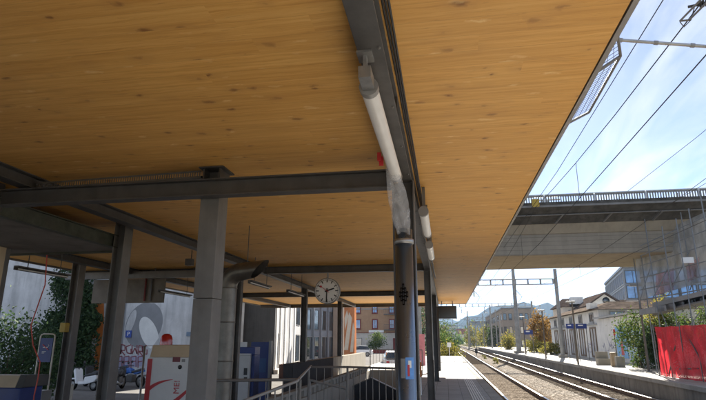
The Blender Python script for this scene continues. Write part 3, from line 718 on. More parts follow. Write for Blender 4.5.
# upstand with short posts
up = thing('stairwell_parapet', 'low concrete upstand with short posts round the underpass stairwell', 'parapet', (HX0,18,0))
m = MB(); m.box(HX0-.22,HX0-.002,11.5,HY1+.2,.0,.17); m.box(HX0-.002,HX1,HY1+.002,HY1+.2,.0,.22); m.build('kerb', PARC, up)
for i in range(26): y = 12+i*.55; m = MB(); m.box(HX0-.17,HX0-.05,y,y+.27,.172,.338); m.build('short_post', PARC, up)
m = MB(); m.box(HX0-.2,HX0-.02,11.5,HY1+.2,.34,.40); m.build('coping', PARC, up)
ra = railing('grey bar railing on the far end of the underpass stairwell', [(HX0,HY1+.1,.2),(HX0+1.2,HY1+.1,.2),(HX1,HY1+.1,.2)], .95, .15, STEELG)
# thin dark gable-shaped slab in the stairwell
hd = thing('dark_gable', 'thin dark gabled slab set in the underpass stairwell', 'stair hood', (-2.7,20,-1))  # a plain dark slab with edge bars
pk, le, re = atY(371,378.5,21.5), atY(351,387.5,21.5), atY(402,393.5,21.5)
m = MB(); m.prism([(le.x,21.5,-2.6),(re.x,21.5,-2.6),re,pk,le], (0,.25,0)); m.build('gable_slab', mat('dark_gable_grey',(.045,.048,.055),.5,.2), hd)
m = MB(); m.bar(pk+Vector((0,.12,.02)), le+Vector((0,.12,.02)), .34, .03, (0,0,1)); m.bar(pk+Vector((0,.12,.02)), re+Vector((0,.12,.02)), .34, .03, (0,0,1)); m.build('gable_edge', STEEL, hd)
# parapet wall beyond
pw = thing('parapet_wall', 'parapet wall at the left edge of the platform, dark grey near and tan concrete farther on', 'wall', (-5.1,25,LOW))
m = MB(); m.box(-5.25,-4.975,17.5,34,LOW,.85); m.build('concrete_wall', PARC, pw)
m = MB(); m.box(-4.972,-4.955,17.5,24.0,LOW,.853); m.box(-5.27,-4.972,17.45,17.497,LOW,.853); m.build('dark_face', mat('dark_grey_face',(.075,.075,.077),.85,0,.12,2), pw)  # thin sheet that colours the near stretch and its end dark grey
# ------------------------------------------------------------------ vending machine and ticket machines
Y = 10.4; xa, xb = xat(147,Y,370), xat(147,Y,370)+1.12; zt = zat(170,345,Y)
vm = thing('vending_machine', 'white and red vending machine with a cream top behind the big column', 'vending machine', (xa,Y,LOW))
m = MB(); m.box(xa,xb,Y,Y+.85,LOW,zt-.24); m.build('cabinet', WHITE, vm, .015)
m = MB(); m.prism([(xa+.02,Y+.02,zt-.238),(xa+.02,Y+.83,zt-.238),(xa+.02,Y+.83,zt),(xa+.02,Y+.10,zt)], (xb-xa-.04,0,0)); m.build('top_hood', CREAM, vm, .01)
m = MB(); m.box(xa-.003,xa+.10,Y-.006,Y-.001,LOW,zt-.27); m.build('red_edge', RED, vm)
def swoosh(m, P0, P1, P2, w0, w1, y, dep=.003):
    n = 14; top = []; bot = []
    for i in range(n+1):
        t_ = i/n; p = P0*(1-t_)**2+P1*2*t_*(1-t_)+P2*t_*t_; w = w0+(w1-w0)*t_; top.append((p.x,y,p.z+w)); bot.append((p.x,y,p.z-w))
    for i in range(n): m.quad(top[i],top[i+1],bot[i+1],bot[i])
m = MB(); swoosh(m, atY(148,390,Y), atY(157,381,Y), atY(173,379.5,Y), .05, .004, Y-.008); m.build('red_swoosh', RED, vm)
m = MB(); swoosh(m, atY(166,408,Y), atY(180,398,Y), atY(190,388,Y), .06, .03, Y-.0085); m.build('red_swoosh', RED, vm)
q = atY(177,386,Y); text('ME!', .17, RED, vm, 'lettering', (q.x,Y-.008,q.z-.02), (R(90),R(-90),0))
q = atY(180,367,Y); m = MB(); m.lathe((q.x,Y,q.z), [(0,-.012),(.042,-.012),(.042,0)], 16, 'Y'); m.build('round_button', BLACK, vm)
m = MB(); a, b = atY(173,357,Y), atY(180,362,Y); m.box(a.x,b.x,Y-.006,Y,b.z,a.z); m.build('notice', GRAFR, vm)
m = MB(); a, b = atY(182,359,Y), atY(185,362,Y); m.box(a.x,b.x,Y-.006,Y,b.z,a.z); m.build('notice', STEELL, vm)
m = MB(); x = xa-.085; m.tube([(x,Y-.02,LOW),(x,Y-.02,zt-.02),(x,Y+.5,zt-.02),(x,Y+.5,LOW)], .022, 8); m.tube([(x,Y-.02,.9),(x,Y+.5,.9)], .016, 8); tag(m.build('steel_hoop', GALV), 'shiny steel hoop barrier beside the white and red vending machine', 'barrier')
q = atY(166,345,Y+.35); m = MB(); m.lathe((q.x,q.y,zt), [(.13,0),(.13,.05),(.125,.12),(.10,.19),(.05,.225),(0,.23)], 20)
o = m.build('red_beacon', m_glass('red_beacon_plastic',(.55,.02,.015),.2)); tag(o, 'rounded red beacon on top of the vending machine', 'beacon')
Y = 17.5; xa, xb = xat(234,Y,370), xat(249.5,Y,370); zt = zat(242,352,Y)
tm = thing('ticket_machine', 'grey ticket machine with a blue surround in front of the dark building', 'ticket machine', (xa,Y,LOW))
m = MB(); m.box(xa,xb,Y,Y+.5,LOW,zt-.1); m.build('body', mat('ticket_machine_grey',(.52,.52,.51),.5,0,.06,4), tm, .01)
m = MB(); m.box(xa-.1,xb+.12,Y+.1,Y+.62,zt-.095,zt+.16); m.box(xb+.01,xb+.12,Y+.1,Y+.62,LOW,zt-.1); m.box(xa-.1,xa-.01,Y+.1,Y+.62,LOW,zt-.1); m.build('blue_surround', BLUE, tm, .01)
m = MB(); m.box(xa,xb,Y-.03,Y+.1,zt-.09,zt-.05); m.build('light_strip', WHITE, tm)
for u0,u1,v0,v1,mt_ in ((244,247,368,375,BLACK),(235,238,370,382,RED),(235,238,360,368,WHITE),(244,247,377,380,STEEL)):
    a, b = atY(u0,v0,Y), atY(u1,v1,Y); m = MB(); m.box(a.x,b.x,Y-.012,Y-.001,b.z,a.z); m.build('screen' if mt_ is BLACK else 'panel', mt_, tm)
m = MB(); a, b = atY(239,342,Y+.3), atY(247,348.5,Y+.3); m.box(a.x,b.x,Y+.28,Y+.3,b.z,a.z); m.build('topper', WHITE, tm); 
Y = 19.6; xa, xb = xat(250,Y,370), xat(268,Y,370); zt = zat(260,342,Y)
ip = thing('information_wall', 'tall deep blue information wall right of the grey ticket machine', 'information board', (xa,Y,LOW))
m = MB(); m.box(xa,xb,Y,Y+.18,LOW,zt); m.build('blue_panel', BLUE, ip)
m = MB(); m.box(xb+.002,xb+.09,Y-.02,Y+.2,LOW,zt+.05); m.build('edge_post', STEELL, ip)
m = MB(); m.box(xa+.08,xb-.08,Y-.008,Y-.001,.45,.95); m.build('map_print', mat('dark_blue_map',(.02,.07,.2),.4), ip)
# ------------------------------------------------------------------ left: sign stand, bin, bollards
Y = 11.0
ns = thing('no_smoking_stand', 'steel hoop stand with a blue no smoking board among the left bushes', 'sign', (xat(44,Y,370),Y,LOW))
A_, B_, C_, D_ = atY(30,400,Y), atY(37.5,336,Y), atY(53,336,Y), atY(47,400,Y)
x1, x2 = atY(36,370,Y).x, atY(50.5,370,Y).x; zt = zat(45,334,Y)
m = MB(); m.tube([(x1,Y,LOW),(x1,Y,zt-.05),(x1+.02,Y,zt-.015),(x1+.06,Y,zt),(x2-.06,Y,zt),(x2-.02,Y,zt-.015),(x2,Y,zt-.05),(x2,Y,LOW)], .017, 10); m.build('hoop', mat('beige_steel',(.46,.42,.36),.4,.5), ns)
zb0, zb1 = zat(45,362,Y), zat(45,338,Y); m = MB(); m.box(x1+.025,x2-.025,Y-.02,Y-.008,zb0,zb1); bd = m.build('board', BLUE, ns)
cxb, czb = (x1+x2)/2, (zb0+zb1)/2+.06
m = MB(); m.box(cxb-.07,cxb+.05,Y-.026,Y-.021,czb-.01,czb+.008); m.tube([(cxb+.055,Y-.024,czb+.01),(cxb+.075,Y-.024,czb+.035),(cxb+.06,Y-.024,czb+.06)], .005, 6); m.box(cxb-.08,cxb+.02,Y-.026,Y-.021,czb-.10,czb-.09); m.box(cxb-.08,cxb-.02,Y-.026,Y-.021,czb-.13,czb-.12); m.build('white_print', WHITE, bd)
m = MB(); m.bar((cxb-.08,Y-.03,czb+.06),(cxb+.08,Y-.03,czb-.06), .004, .016, (0.6,0,.8)); m.build('red_slash', RED, bd)
m = MB(); z = zat(45,378,Y); m.box(x1-.05,x2+.0,Y-.16,Y+.02,z-.015,z+.01); m.build('tray', WHITE, ns)
m = MB(); z = zat(45,390,Y); m.box(x1-.02,x2+.03,Y-.2,Y+.1,z-.5,z); m.build('ash_box', STEELL, ns, .01)
Y = 8.6; a, b = atY(-25,375,Y), atY(24,376,Y)
bn = thing('grit_bin', 'blue grit bin with a cream lid at the bottom left', 'bin', (a.x,Y,LOW))
m = MB(); m.box(a.x,b.x-.04,Y,Y+.55,LOW,a.z-.2); m.build('tub', BLUE, bn, .02)
m = MB(); m.prism([(a.x-.02,Y-.03,a.z-.2),(a.x-.02,Y+.6,a.z-.2),(a.x-.02,Y+.6,a.z-.02),(a.x-.02,Y+.05,a.z)], (b.x-a.x-.1,0,0)); m.build('lid', CREAM, bn, .01)
m = MB(); m.prism([(b.x-.118,Y-.03,a.z-.2),(b.x-.118,Y+.6,a.z-.2),(b.x-.118,Y+.6,a.z-.01),(b.x-.118,Y+.05,a.z+.01)], (.14,0,0)); m.build('lid_end', STEEL, bn, .01)
for u, lab in ((20.5,'beige steel bollard beside the blue grit bin'),(72,'beige steel bollard beside the leaning dark column')):
    q = atY(u,384,13.0); m = MB(); m.lathe((q.x,13,LOW), [(.05,0),(.05,q.z-LOW-.05),(.04,q.z-LOW-.01),(0,q.z-LOW)], 14); tag(m.build('bollard', mat('bollard_steel',(.42,.38,.32),.4,.5)), lab, 'bollard', 'beige bollards')
yb = atY(64.5,327,11.8); m = MB(); m.box(yb.x-.09,yb.x+.06,11.75,11.9,yb.z-.12,yb.z+.10); tag(m.build('call_box', YELL, None, .01), 'small yellow box fixed to the leaning dark column at the left', 'call box')
# ------------------------------------------------------------------ abutment wall with graffiti
WY = 30.0
ab = thing('abutment_wall', 'tall pale concrete abutment wall of the viaduct covered with graffiti at the left', 'wall', (-25,WY,LOW))
m = MB(); m.box(-70,-14.0,WY,WY+6.5,LOW,6.9); m.build('wall_face', WALLC, ab)
def blob(m, pts, y):     # closed outline in photo pixels, set on the wall
    m.poly([tuple(atY(u,v,y)) for u,v in pts])
def ell(cu_, cv, ru, rv, a0=0, n=28, tilt=0):
    return [(cu_+ru*math.cos(t)*math.cos(tilt)-rv*math.sin(t)*math.sin(tilt), cv+ru*math.cos(t)*math.sin(tilt)+rv*math.sin(t)*math.cos(tilt)) for t in [a0+2*math.pi*k/n for k in range(n)]]
m = MB(); blob(m, ell(144,325,17.5,24,0,32,.45), WY-.004); blob(m, [(122,352),(127,300),(120,318),(118,345)], WY-.0045); m.build('graffiti_grey', GRAFG, ab)
m = MB(); blob(m, ell(149,333,8.5,17,0,28,-.35), WY-.008); blob(m, ell(150,300,6,3,0,16,.2), WY-.0085); m.build('graffiti_white', GRAFW, ab)
m = MB(); blob(m, ell(131,322,3.5,13,0,20,.35), WY-.0095); blob(m, [(150,350),(160,336),(166,345),(158,352)], WY-.0095); m.build('graffiti_gap', WALLC, ab)
m = MB(); rg = random.Random(5)
def stroke(m, pts, w, y):
    P = [atY(u,v,y) for u,v in pts]
    for a, b in zip(P[:-1], P[1:]): m.bar(a, b, w, .004, (0,1,0))
for base, ch in ((120,0),(126,1),(132,2),(138,0),(116,2),(142,1)):
    v0 = 344+rg.uniform(-1.5,1.5)
    if ch == 0: stroke(m, [(base,v0+10),(base+1,v0),(base+5,v0+1),(base+5,v0+6),(base+1,v0+6),(base+5,v0+11)], .07, WY-.006)
    elif ch == 1: stroke(m, [(base+5,v0),(base,v0+2),(base+1,v0+8),(base+5,v0+9),(base+5,v0+4)], .07, WY-.006)
    else: stroke(m, [(base,v0),(base,v0+9),(base+3,v0+3),(base+5,v0+9),(base+5,v0)], .07, WY-.006)
for base in (117,124,131,138):
    stroke(m, [(base,368),(base,357),(base+5,356),(base+5,367)], .06, WY-.006); stroke(m, [(base,362),(base+5,361)], .06, WY-.006)
m.build('graffiti_lines', GRAFR, ab)
m = MB(); blob(m, [(117,357),(143,355),(143,366),(117,369)], WY-.003); blob(m, [(88,338),(92,338),(93,362),(88,364)], WY-.003); m.build('graffiti_fill', GRAFB, ab)
m = MB(); blob(m, [(93,306),(104,300),(104,372),(84,378),(92,350)], WY-.005); m.build('graffiti_orange', ORANGE, ab)
m = MB(); blob(m, [(90,340),(98,337),(97,344),(95,344),(95,356),(91,357),(92,345),(90,345)], WY-.009); m.build('graffiti_white', GRAFW, ab)
ps = thing('parking_sign', 'small blue parking sign with a white letter on the graffiti wall', 'sign', atY(128.5,334,WY-.05))
a, b = atY(126,330.5,WY-.05), atY(131,337.5,WY-.05); m = MB(); m.box(a.x,b.x,WY-.06,WY-.02,b.z,a.z); m.build('plate', SIGNB, ps)
text('P', .34, WHITE, ps, 'lettering', ((a.x+b.x)/2, WY-.064, (a.z+b.z)/2), (R(90),0,0))
m = MB(); q = atY(192,334,WY-.05); m.box(q.x-.35,q.x+.4,WY-.06,WY-.01,q.z-.12,q.z+.12); tag(m.build('wall_plate', mat('blue_grey_plate',(.12,.17,.24),.5)), 'small blue grey plate on the concrete wall beside the big column', 'plate')
# ------------------------------------------------------------------ motorbikes
def wheel(parent, x, r, w=.06):
    m = MB(); m.lathe((x,0,r), [(r*.68,-w),(r*.93,-w),(r,-w*.5),(r,w*.5),(r*.93,w),(r*.68,w)], 22, 'Y'); t = m.build('wheel', RUBBER, parent, 0, False)
    m = MB(); m.lathe((x,0,r), [(0,-w*.4),(r*.2,-w*.6),(r*.7,-w*.8),(r*.7,w*.8),(r*.2,w*.6),(0,w*.4)], 16, 'Y'); m.build('rim', STEELL, t, 0, False)
def motorbike(label, paint, scooter, loc, rz):
    t = thing('scooter' if scooter else 'motorcycle', label, 'scooter' if scooter else 'motorcycle', (0,0,0), 'motorbikes parked by the graffiti wall')
    r = .24 if scooter else .31; wb = .66 if scooter else .70
    wheel(t, -wb, r); wheel(t, wb, r)
    def sil(name, P, w, mtl, bev=.03):
        m = MB(); m.prism([(x,-w/2,z) for x,z in P], (0,w,0)); return m.build(name, mtl, t, bev, False)
    if scooter:
        sil('body', [(-.92,.55),(-.80,.42),(-.30,.30),(.18,.26),(.30,.34),(.18,.40),(-.12,.40),(-.18,.62),(-.85,.72)], .32, paint)
        sil('leg_shield', [(.22,.30),(.32,.30),(.52,.88),(.46,1.0),(.36,.92)], .42, paint)
        sil('front_mudguard', [(.40,.50),(.55,.56),(.80,.54),(.93,.40),(.80,.47),(.6,.48)], .14, paint)
        sil('seat', [(-.88,.73),(-.20,.64),(-.14,.72),(-.45,.80),(-.85,.84)], .28, BLACK)
    else:
        sil('engine', [(-.22,.24),(.24,.24),(.30,.46),(.18,.62),(-.24,.60)], .30, STEEL)
        sil('fuel_tank', [(-.12,.66),(.30,.68),(.40,.80),(.22,.93),(-.04,.88)], .30, paint, .05)
        sil('seat', [(-.82,.80),(-.14,.68),(-.08,.78),(-.35,.83),(-.80,.94)], .24, BLACK)
        sil('fairing', [(.36,.62),(.60,.60),(.72,.82),(.55,1.08),(.40,.95)], .30, paint, .05)
        sil('tail', [(-.92,.78),(-.4,.62),(-.2,.66),(-.3,.76),(-.86,.86)], .2, paint)
        m = MB(); m.tube([(.1,-.2,.3),(-.3,-.22,.26),(-.85,-.22,.42)], [.03,.04,.055], 10); m.build('exhaust', GALV, t, 0, False)
    m = MB(); m.tube([(wb,0,r),(.40,0,.98)], .035, 8); m.build('fork', STEEL, t, 0, False)
    m = MB(); m.tube([(.30,-.34,1.03),(.40,-.15,1.02),(.40,.15,1.02),(.30,.34,1.03)], .018, 8); m.build('handlebar', BLACK, t, 0, False)
    for s in (-1,1):
        m = MB(); m.tube([(.38,s*.2,1.03),(.40,s*.28,1.2)], .008, 6); m.lathe((.40,s*.29,1.22), [(0,-.02),(.06,-.01),(.06,.01),(0,.02)], 10, 'X'); m.build('mirror', BLACK, t, 0, False)
    m = MB(); m.lathe((.56,0,.84) if not scooter else (.47,0,.9), [(0,.04),(.08,.03),(.09,0),(.08,-.05)], 14, 'X'); m.build('headlight', WHITE, t, 0, False)
    t.location = loc; t.rotation_euler = (0,0,rz); return t
def bikeloc(u, Y): return (xat(u,Y,380), Y, LOW)
motorbike('white scooter parked leftmost by the ivy, front wheel to the left', CARW, True, bikeloc(84,24.0), R(168))
motorbike('black scooter with a dark seat between the white scooter and the dark column', BLACK, True, bikeloc(92,25.8), R(150))
motorbike('dark motorcycle seen end on beside the dark column', BLACK, False, bikeloc(118,24.5), R(105))
motorbike('blue motorcycle parked under the parking sign', BLUEM, False, bikeloc(131,26.0), R(160))
# ------------------------------------------------------------------ vegetation
def leafquads(m, c, s, rnd):
    d = Vector((rnd.gauss(0,1), rnd.gauss(0,1), rnd.gauss(0,.8))).normalized(); e = d.orthogonal().normalized(); e.rotate(Matrix.Rotation(rnd.uniform(0,6.3), 3, d))
    f = d.cross(e); L = s*rnd.uniform(.7,1.3); w = L*.55
    m.v += [tuple(c-e*L*.5), tuple(c+f*w*.5), tuple(c+e*L*.5), tuple(c-f*w*.5)]; b = len(m.v); m.f.append((b-4,b-3,b-2,b-1)); m.sm.append(False)
def crown_mb(rx, ry, rz, cz, n, leaf, seed, clumps=26, flat=.0):
    rnd = random.Random(seed); m = MB(); cs = []
    for _ in range(clumps):
        while True:
            p = Vector((rnd.uniform(-1,1), rnd.uniform(-1,1), rnd.uniform(-1,1)))
            if .25 < p.length < 1: break
        cs.append((p, rnd.uniform(.16,.34)))
    for i in range(n):
        p, s = cs[rnd.randrange(clumps)]
        q = p+Vector((rnd.gauss(0,s), rnd.gauss(0,s), rnd.gauss(0,s*.85)))
        leafquads(m, Vector((q.x*rx, q.y*ry, cz+q.z*rz)), leaf, rnd)
    return m
def trunk_mb(h, r, rx, rz, cz, seed, limbs=6):
    rnd = random.Random(seed); m = MB(); m.tube([(0,0,-.1),(rnd.uniform(-.05,.05)*h,0,h*.5),(rnd.uniform(-.08,.08)*h,0,h)], [r,r*.75,r*.45], 8)
    for i in range(limbs):
        a = rnd.uniform(0,6.28); z0 = h*rnd.uniform(.45,.95); e = Vector((math.cos(a)*rx*.75, math.sin(a)*rx*.75, cz+rz*rnd.uniform(-.3,.75)))
        mid = Vector((0,0,z0)).lerp(e,.5)+Vector((0,0,.1*rz)); m.tube([(0,0,z0),mid,e], [r*.42,r*.28,r*.08], 6)
    return m
def tree(name, label, loc, rx, rz, cz, n, leaf, lm, seed, group=None, cat='tree', rs=.12, clumps=26):
    t = thing(name, label, cat, (0,0,0), group)
    trunk_mb(max(.4,cz-.2*rz), rs, rx, rz, cz, seed).build('trunk', BARK, t, 0, False)
    crown_mb(rx, rx, rz, cz, n, leaf, seed+1, clumps).build('crown', lm, t, 0, False)
    t.location = loc; return t
# left shrubs and ivy
tree('shrub', 'dark leafy shrub at the far left in front of the bluish wall', (xat(8,16,360),16,LOW), 1.15, 1.5, 1.45, 5200, .12, LEAFD, 3, 'shrubs at the left', 'shrub', .05, 34)
tree('shrub', 'dark leafy shrub behind the no smoking stand', (xat(34,19,360),19,LOW), .95, 1.4, 1.3, 5200, .12, LEAFD, 7, 'shrubs at the left', 'shrub', .05, 34)
iv = thing('ivy', 'tall mass of dark ivy climbing the concrete wall left of the graffiti', 'ivy', (xat(82,28.6,380),28.6,LOW))
rnd = random.Random(9); m = MB()
OUT = [(62,285,12),(72,300,18),(80,290,16),(88,300,15),(70,325,22),(85,330,17),(66,350,24),(82,360,17),(60,372,26),(92,318,10),(78,275,12),(86,378,14),(50,334,11),(46,352,15),(55,322,9),(58,342,14),(48,372,18)]
for i in range(22000):
    u, v, s = OUT[rnd.randrange(len(OUT))]; u += rnd.gauss(0,s*.42); v += rnd.gauss(0,s*.55)
    if u > 101+5*math.sin(v*.3) or v < 262: continue
    q = atY(u, v, 29.3-abs(rnd.gauss(0,.5))); 
    if q.z < LOW: continue
    leafquads(m, q, .19, rnd)
m.build('foliage', LEAFD, iv)
m = MB()
for k in range(6): m.tube([atY(66+5*k,384,29.6), atY(68+4*k+rnd.uniform(-4,4),340,29.7), atY(72+3*k+rnd.uniform(-5,5),290,29.75)], [.05,.035,.01], 6)
m.build('stem', BARK, iv)
# ------------------------------------------------------------------ left buildings
def xform(o, ang): return Matrix.Translation(Vector(o)) @ Matrix.Rotation(ang, 4, 'Z')
def window(parent, X, u0, u1, z0, z1, fm, gm, d=.06, fw_=.08, name='window', out=-1, sill=False, mull=0):
    """window on the plane y=0 of frame X, looking along out*y"""
    m = MB(); m.xf = X; y0, y1 = (out*d, 0) if out < 0 else (0, d)
    m.box(u0,u0+fw_,y0,y1,z0,z1); m.box(u1-fw_,u1,y0,y1,z0,z1); m.box(u0+fw_,u1-fw_,y0,y1,z1-fw_,z1); m.box(u0+fw_,u1-fw_,y0,y1,z0,z0+fw_)
    if mull:
        for k in range(1, mull+1): c = u0+(u1-u0)*k/(mull+1); m.box(c-.03,c+.03,y0*.9,y1*.9,z0+fw_,z1-fw_)
    if sill: m.box(u0-.08,u1+.08,out*(d+.08),0,z0-.09,z0-.002)
    w = m.build(name, fm, parent)
    g_ = MB(); g_.xf = X; yy = out*.012; g_.quad((u0+fw_,yy,z0+fw_),(u1-fw_,yy,z0+fw_),(u1-fw_,yy,z1-fw_),(u0+fw_,yy,z1-fw_)); g_.build('pane', gm, w)
    return w
# modern building: charcoal end wall and white finned facade receding
mb_ = thing('office_building', 'modern building with a charcoal end wall and a white finned window facade', 'building', (-14,45,LOW))
K = Vector((xat(273.5,37.6,375),37.6,LOW)); ang = R(8.5)
X = xform(K, ang+R(90))          # u runs away from the camera along the facade, -y faces the tracks
m = MB(); m.xf = X; m.box(0,19.9,.02,9,0,9.2); m.build('wall', mat('pale_grey_panels',(.33,.33,.335),.8,0,.16,.9,streak=.35), mb_)
m = MB(); m.xf = X; m.box(-.12,-.002,.0,9,0,9.2); m.build('end_wall', WALLD, mb_)
for k, u in enumerate((.3,2.2,4.6,7.6,10.6,19.2)):
    m = MB(); m.xf = X; m.box(u,u+.5,-.07,.018,.0 if k > 4 or k < 2 else .0,9.2); m.build('fin', WALLW, mb_)
for u0,u1 in ((.75,1.5),(11.7,14.9),(15.7,18.9)):
    for z0,z1 in ((.25,2.8),(3.65,5.9),(6.7,8.8)):
        if u0 < 1 and z0 > 3: continue
        window(mb_, X, u0, u1, z0, z1, STEEL, GLASS, .03, .07)
m = MB(); m.xf = X; m.box(-.2,19.9,-.32,-.02,-.3,.28); m.build('plinth', WALLS, mb_)
KA, KB = Vector((xat(303.5,57.6,340),57.6,LOW)), Vector((xat(333.5,67,340),67,LOW))
X2 = xform(KA, math.atan2(KB.y-KA.y, KB.x-KA.x)); BL = (KB-KA).length
nb = thing('grey_block', 'grey blue office block behind the white finned facade', 'building', KA)
m = MB(); m.xf = X2; m.box(0,BL,.02,9,0,10.5); m.build('wall', WALLB, nb)
for u in range(4):
    for z0,z1 in ((3.4,5.7),(6.6,8.8)): window(nb, X2, u*BL/4+.5, u*BL/4+1.9, z0, z1, STEEL, GLASS, .06, .08)
for u in range(2): window(nb, X2, u*BL/2+.4, u*BL/2+4.6, .2, 2.7, STEELL, GLASS, .06, .08, 'shop_window', -1, False, 2)
for u in range(4):
    m = MB(); m.xf = X2; m.box(u*BL/4+.02,u*BL/4+.24,-.2,.018,0,10.5); m.build('pilaster', WALLB, nb)
# orange clad pier
Yp = 58; a, b = xat(344,Yp,330), xat(354.5,Yp,330)
op = thing('orange_pier', 'orange and grey streaked wall panel between the grey block and the ochre building', 'wall', (a,Yp,LOW))
m = MB(); m.box(a,b,Yp,Yp+1.2,LOW,8); m.build('panel', BRICK, op)
m = MB(); 
for P in ([(344,350),(348,350),(352,318),(349,312)],[(350,352),(353,352),(355,330),(353,322)],[(344.5,318),(347,310),(348.5,316),(345,330)]): blob(m, P, Yp-.006)
m.build('grey_streaks', WALLS, op)
a = xat(333,66.5,330); m = MB(); m.box(a, xat(343.5,66.5,330), 66.5, 67.5, LOW, 8.5); tag(m.build('tan_pier', WALLN), 'narrow tan wall pier left of the orange streaked panel', 'wall')
# ochre apartment house
Yo = 120; xa, xb = xat(345,Yo,340), xat(428,Yo,340)
oc = thing('ochre_house', 'ochre apartment house with red window frames over a pale stone ground floor', 'building', (xa,Yo,LOW))
zb = zat(370,333,Yo)
m = MB(); m.box(xa,xb,Yo,Yo+12,zb+.12,13.5); m.build('upper_wall', WALLY, oc)
m = MB(); m.box(xa-.05,xb+.05,Yo-.1,Yo+12,LOW,zb); m.build('ground_floor', WALLS, oc)
m = MB(); m.box(xa-.1,xb+.1,Yo-.25,Yo+12,zb+.002,zb+.118); m.build('string_course', DRED, oc)
XO = xform((0,Yo,0), 0)
for u in (358,375,392,409):
    x = xat(u,Yo,330)
    for v0,v1 in ((319,329),(304.5,313.5)): window(oc, XO, x-.65, x+.65, zat(u,v1,Yo), zat(u,v0,Yo), DRED, GLASSB, .12, .22, 'window', -1, True, 1)
for z0 in (8.2, 12.6):
    m = MB(); m.xf = XO; m.box(xa,xb,-.12,-.01,z0,z0+.25); m.build('cornice', WALLN, oc)
XG = xform((0,Yo-.1,0), 0)
for u0,u1,v0,v1 in ((374,380,337,347),(356,362,338,347),(400,408,338,347)): window(oc, XG, xat(u0,Yo), xat(u1,Yo), zat(360,v1,Yo), zat(360,v0,Yo), STEEL, GLASS, .06, .1, 'shop_window')
m = MB(); m.xf = XG; m.box(xat(393,Yo),xat(397,Yo),-.08,0,LOW,zat(395,338,Yo)); m.build('door', DRED, oc)
m = MB(); m.xf = XG; m.box(xat(369,Yo),xat(384,Yo),-.14,-.01,zat(375,333.3,Yo)-.0,zat(375,330.2,Yo)); m.build('shop_sign', WHITE, oc)
x = xat(391,Yo)
for z in (zat(391,329.5,Yo), zat(391,314,Yo)):
    bal = MB(); bal.box(x-1.4,x+1.6,Yo-1.3,Yo-.26,z-.2,z)
    for k in range(13): bal.box(x-1.38+k*.24,x-1.34+k*.24,Yo-1.3,Yo-1.26,z,z+1.0)
    bal.box(x-1.4,x+1.6,Yo-1.31,Yo-1.25,z+1.0,z+1.06)
    bal.build('balcony', STEEL, oc)
tree('small_tree', 'small light green tree in front of the ochre house', (xat(376,100),100,LOW), 1.5, 1.5, 2.2, 1500, .28, LEAFG, 21, None, 'tree', .1)
m = MB(); m.box(xat(362,98),xat(386,98),98,98.5,LOW,-.1); tag(m.build('planter_wall', DRED), 'low dark red planter wall in front of the ochre house', 'wall')
m = MB(); m.box(xat(280,33),xat(300,33),33,34,LOW,.15); tag(m.build('planter', mat('brown_planter',(.09,.055,.045),.8)), 'dark brown planter box below the white finned facade', 'planter')
# cars
def car(label, paint, loc, rz, L=4.3, estate=False):
    t = thing('car', label, 'car', (0,0,0), 'cars in the car park'); W_ = 1.74; h = L/2
    def loft(name, secs, mtl, bev=.05):
        m = MB(); vs = []; n = len(secs[0][1])
        for x, pr in secs: vs += [(x,y,z) for y,z in pr]
        fs = [(i*n+k, i*n+(k+1)%n, (i+1)*n+(k+1)%n, (i+1)*n+k) for i in range(len(secs)-1) for k in range(n)]+[tuple(range(n))[::-1], tuple(range((len(secs)-1)*n, len(secs)*n))]
        m.add(vs, fs); return m.build(name, mtl, t, bev, False)
    def pr(w, z0, zm, z1, wt): return [(-w*.94,z0),(w*.94,z0),(w,zm),(wt,z1),(-wt,z1),(-w,zm)]
    loft('body', [(-h,pr(.74,.38,.62,.86,.68)),(-h+.25,pr(.86,.22,.6,.95,.8)),(0,pr(.87,.2,.6,.96,.82)),(h-1.1,pr(.87,.2,.6,.93,.8)),(h-.3,pr(.82,.24,.58,.76,.7)),(h,pr(.66,.36,.55,.66,.56))], paint)
    rb = -h+.16 if estate else -h+.5
    loft('cabin', [(rb,pr(.74,.94,1.0,1.02,.72)),(rb+.35,pr(.74,.94,1.1,1.42,.60)),(-.2,pr(.76,.94,1.1,1.48,.62)),(.35,pr(.76,.93,1.1,1.42,.6)),(1.15,pr(.74,.92,.95,.97,.7))], CARGL, .03)
    loft('roof', [(rb+.33,pr(.615,1.41,1.42,1.45,.58)),(-.2,pr(.635,1.47,1.48,1.51,.6)),(.38,pr(.615,1.41,1.42,1.44,.57))], paint, .01)
    for x in (-h+.82, h-.85):
        for s in (-1,1):
            m = MB(); m.lathe((x,s*.78,.31), [(.2,-.1),(.30,-.1),(.315,-.05),(.315,.05),(.30,.1),(.2,.1)], 20, 'Y'); w = m.build('wheel', RUBBER, t, 0, False)
            m = MB(); m.lathe((x,s*.78,.31), [(0,s*.09),(.2,s*.095)], 16, 'Y'); m.build('rim', STEELL, w, 0, False)
    for s in (-1,1):
        m = MB(); m.box(-h-.012,-h+.12,s*.5,s*.72,.62,.84); m.build('tail_light', RED, t, .01, False)
        m = MB(); m.box(h-.22,h+.0,s*.4,s*.62,.54,.66); m.build('headlight', WHITE, t, .01, False)
    m = MB(); m.box(-h-.02,-h+.02,-.26,.26,.5,.62); m.build('number_plate', WHITE, t, 0, False)
    t.location = loc; t.rotation_euler = (0,0,rz); return t
car('white estate car seen from behind next to the silver downpipe', CARW, (xat(393.5,42),42,LOW), R(100), 4.4, True)
car('white car half hidden behind the parapet wall in front of the orange panel', CARW, (xat(359,80),80,LOW), R(188), 4.1)
car('dark grey car parked deep in the car park under the ochre house', STEELG, (xat(412,80),80,LOW), R(95), 4.2)
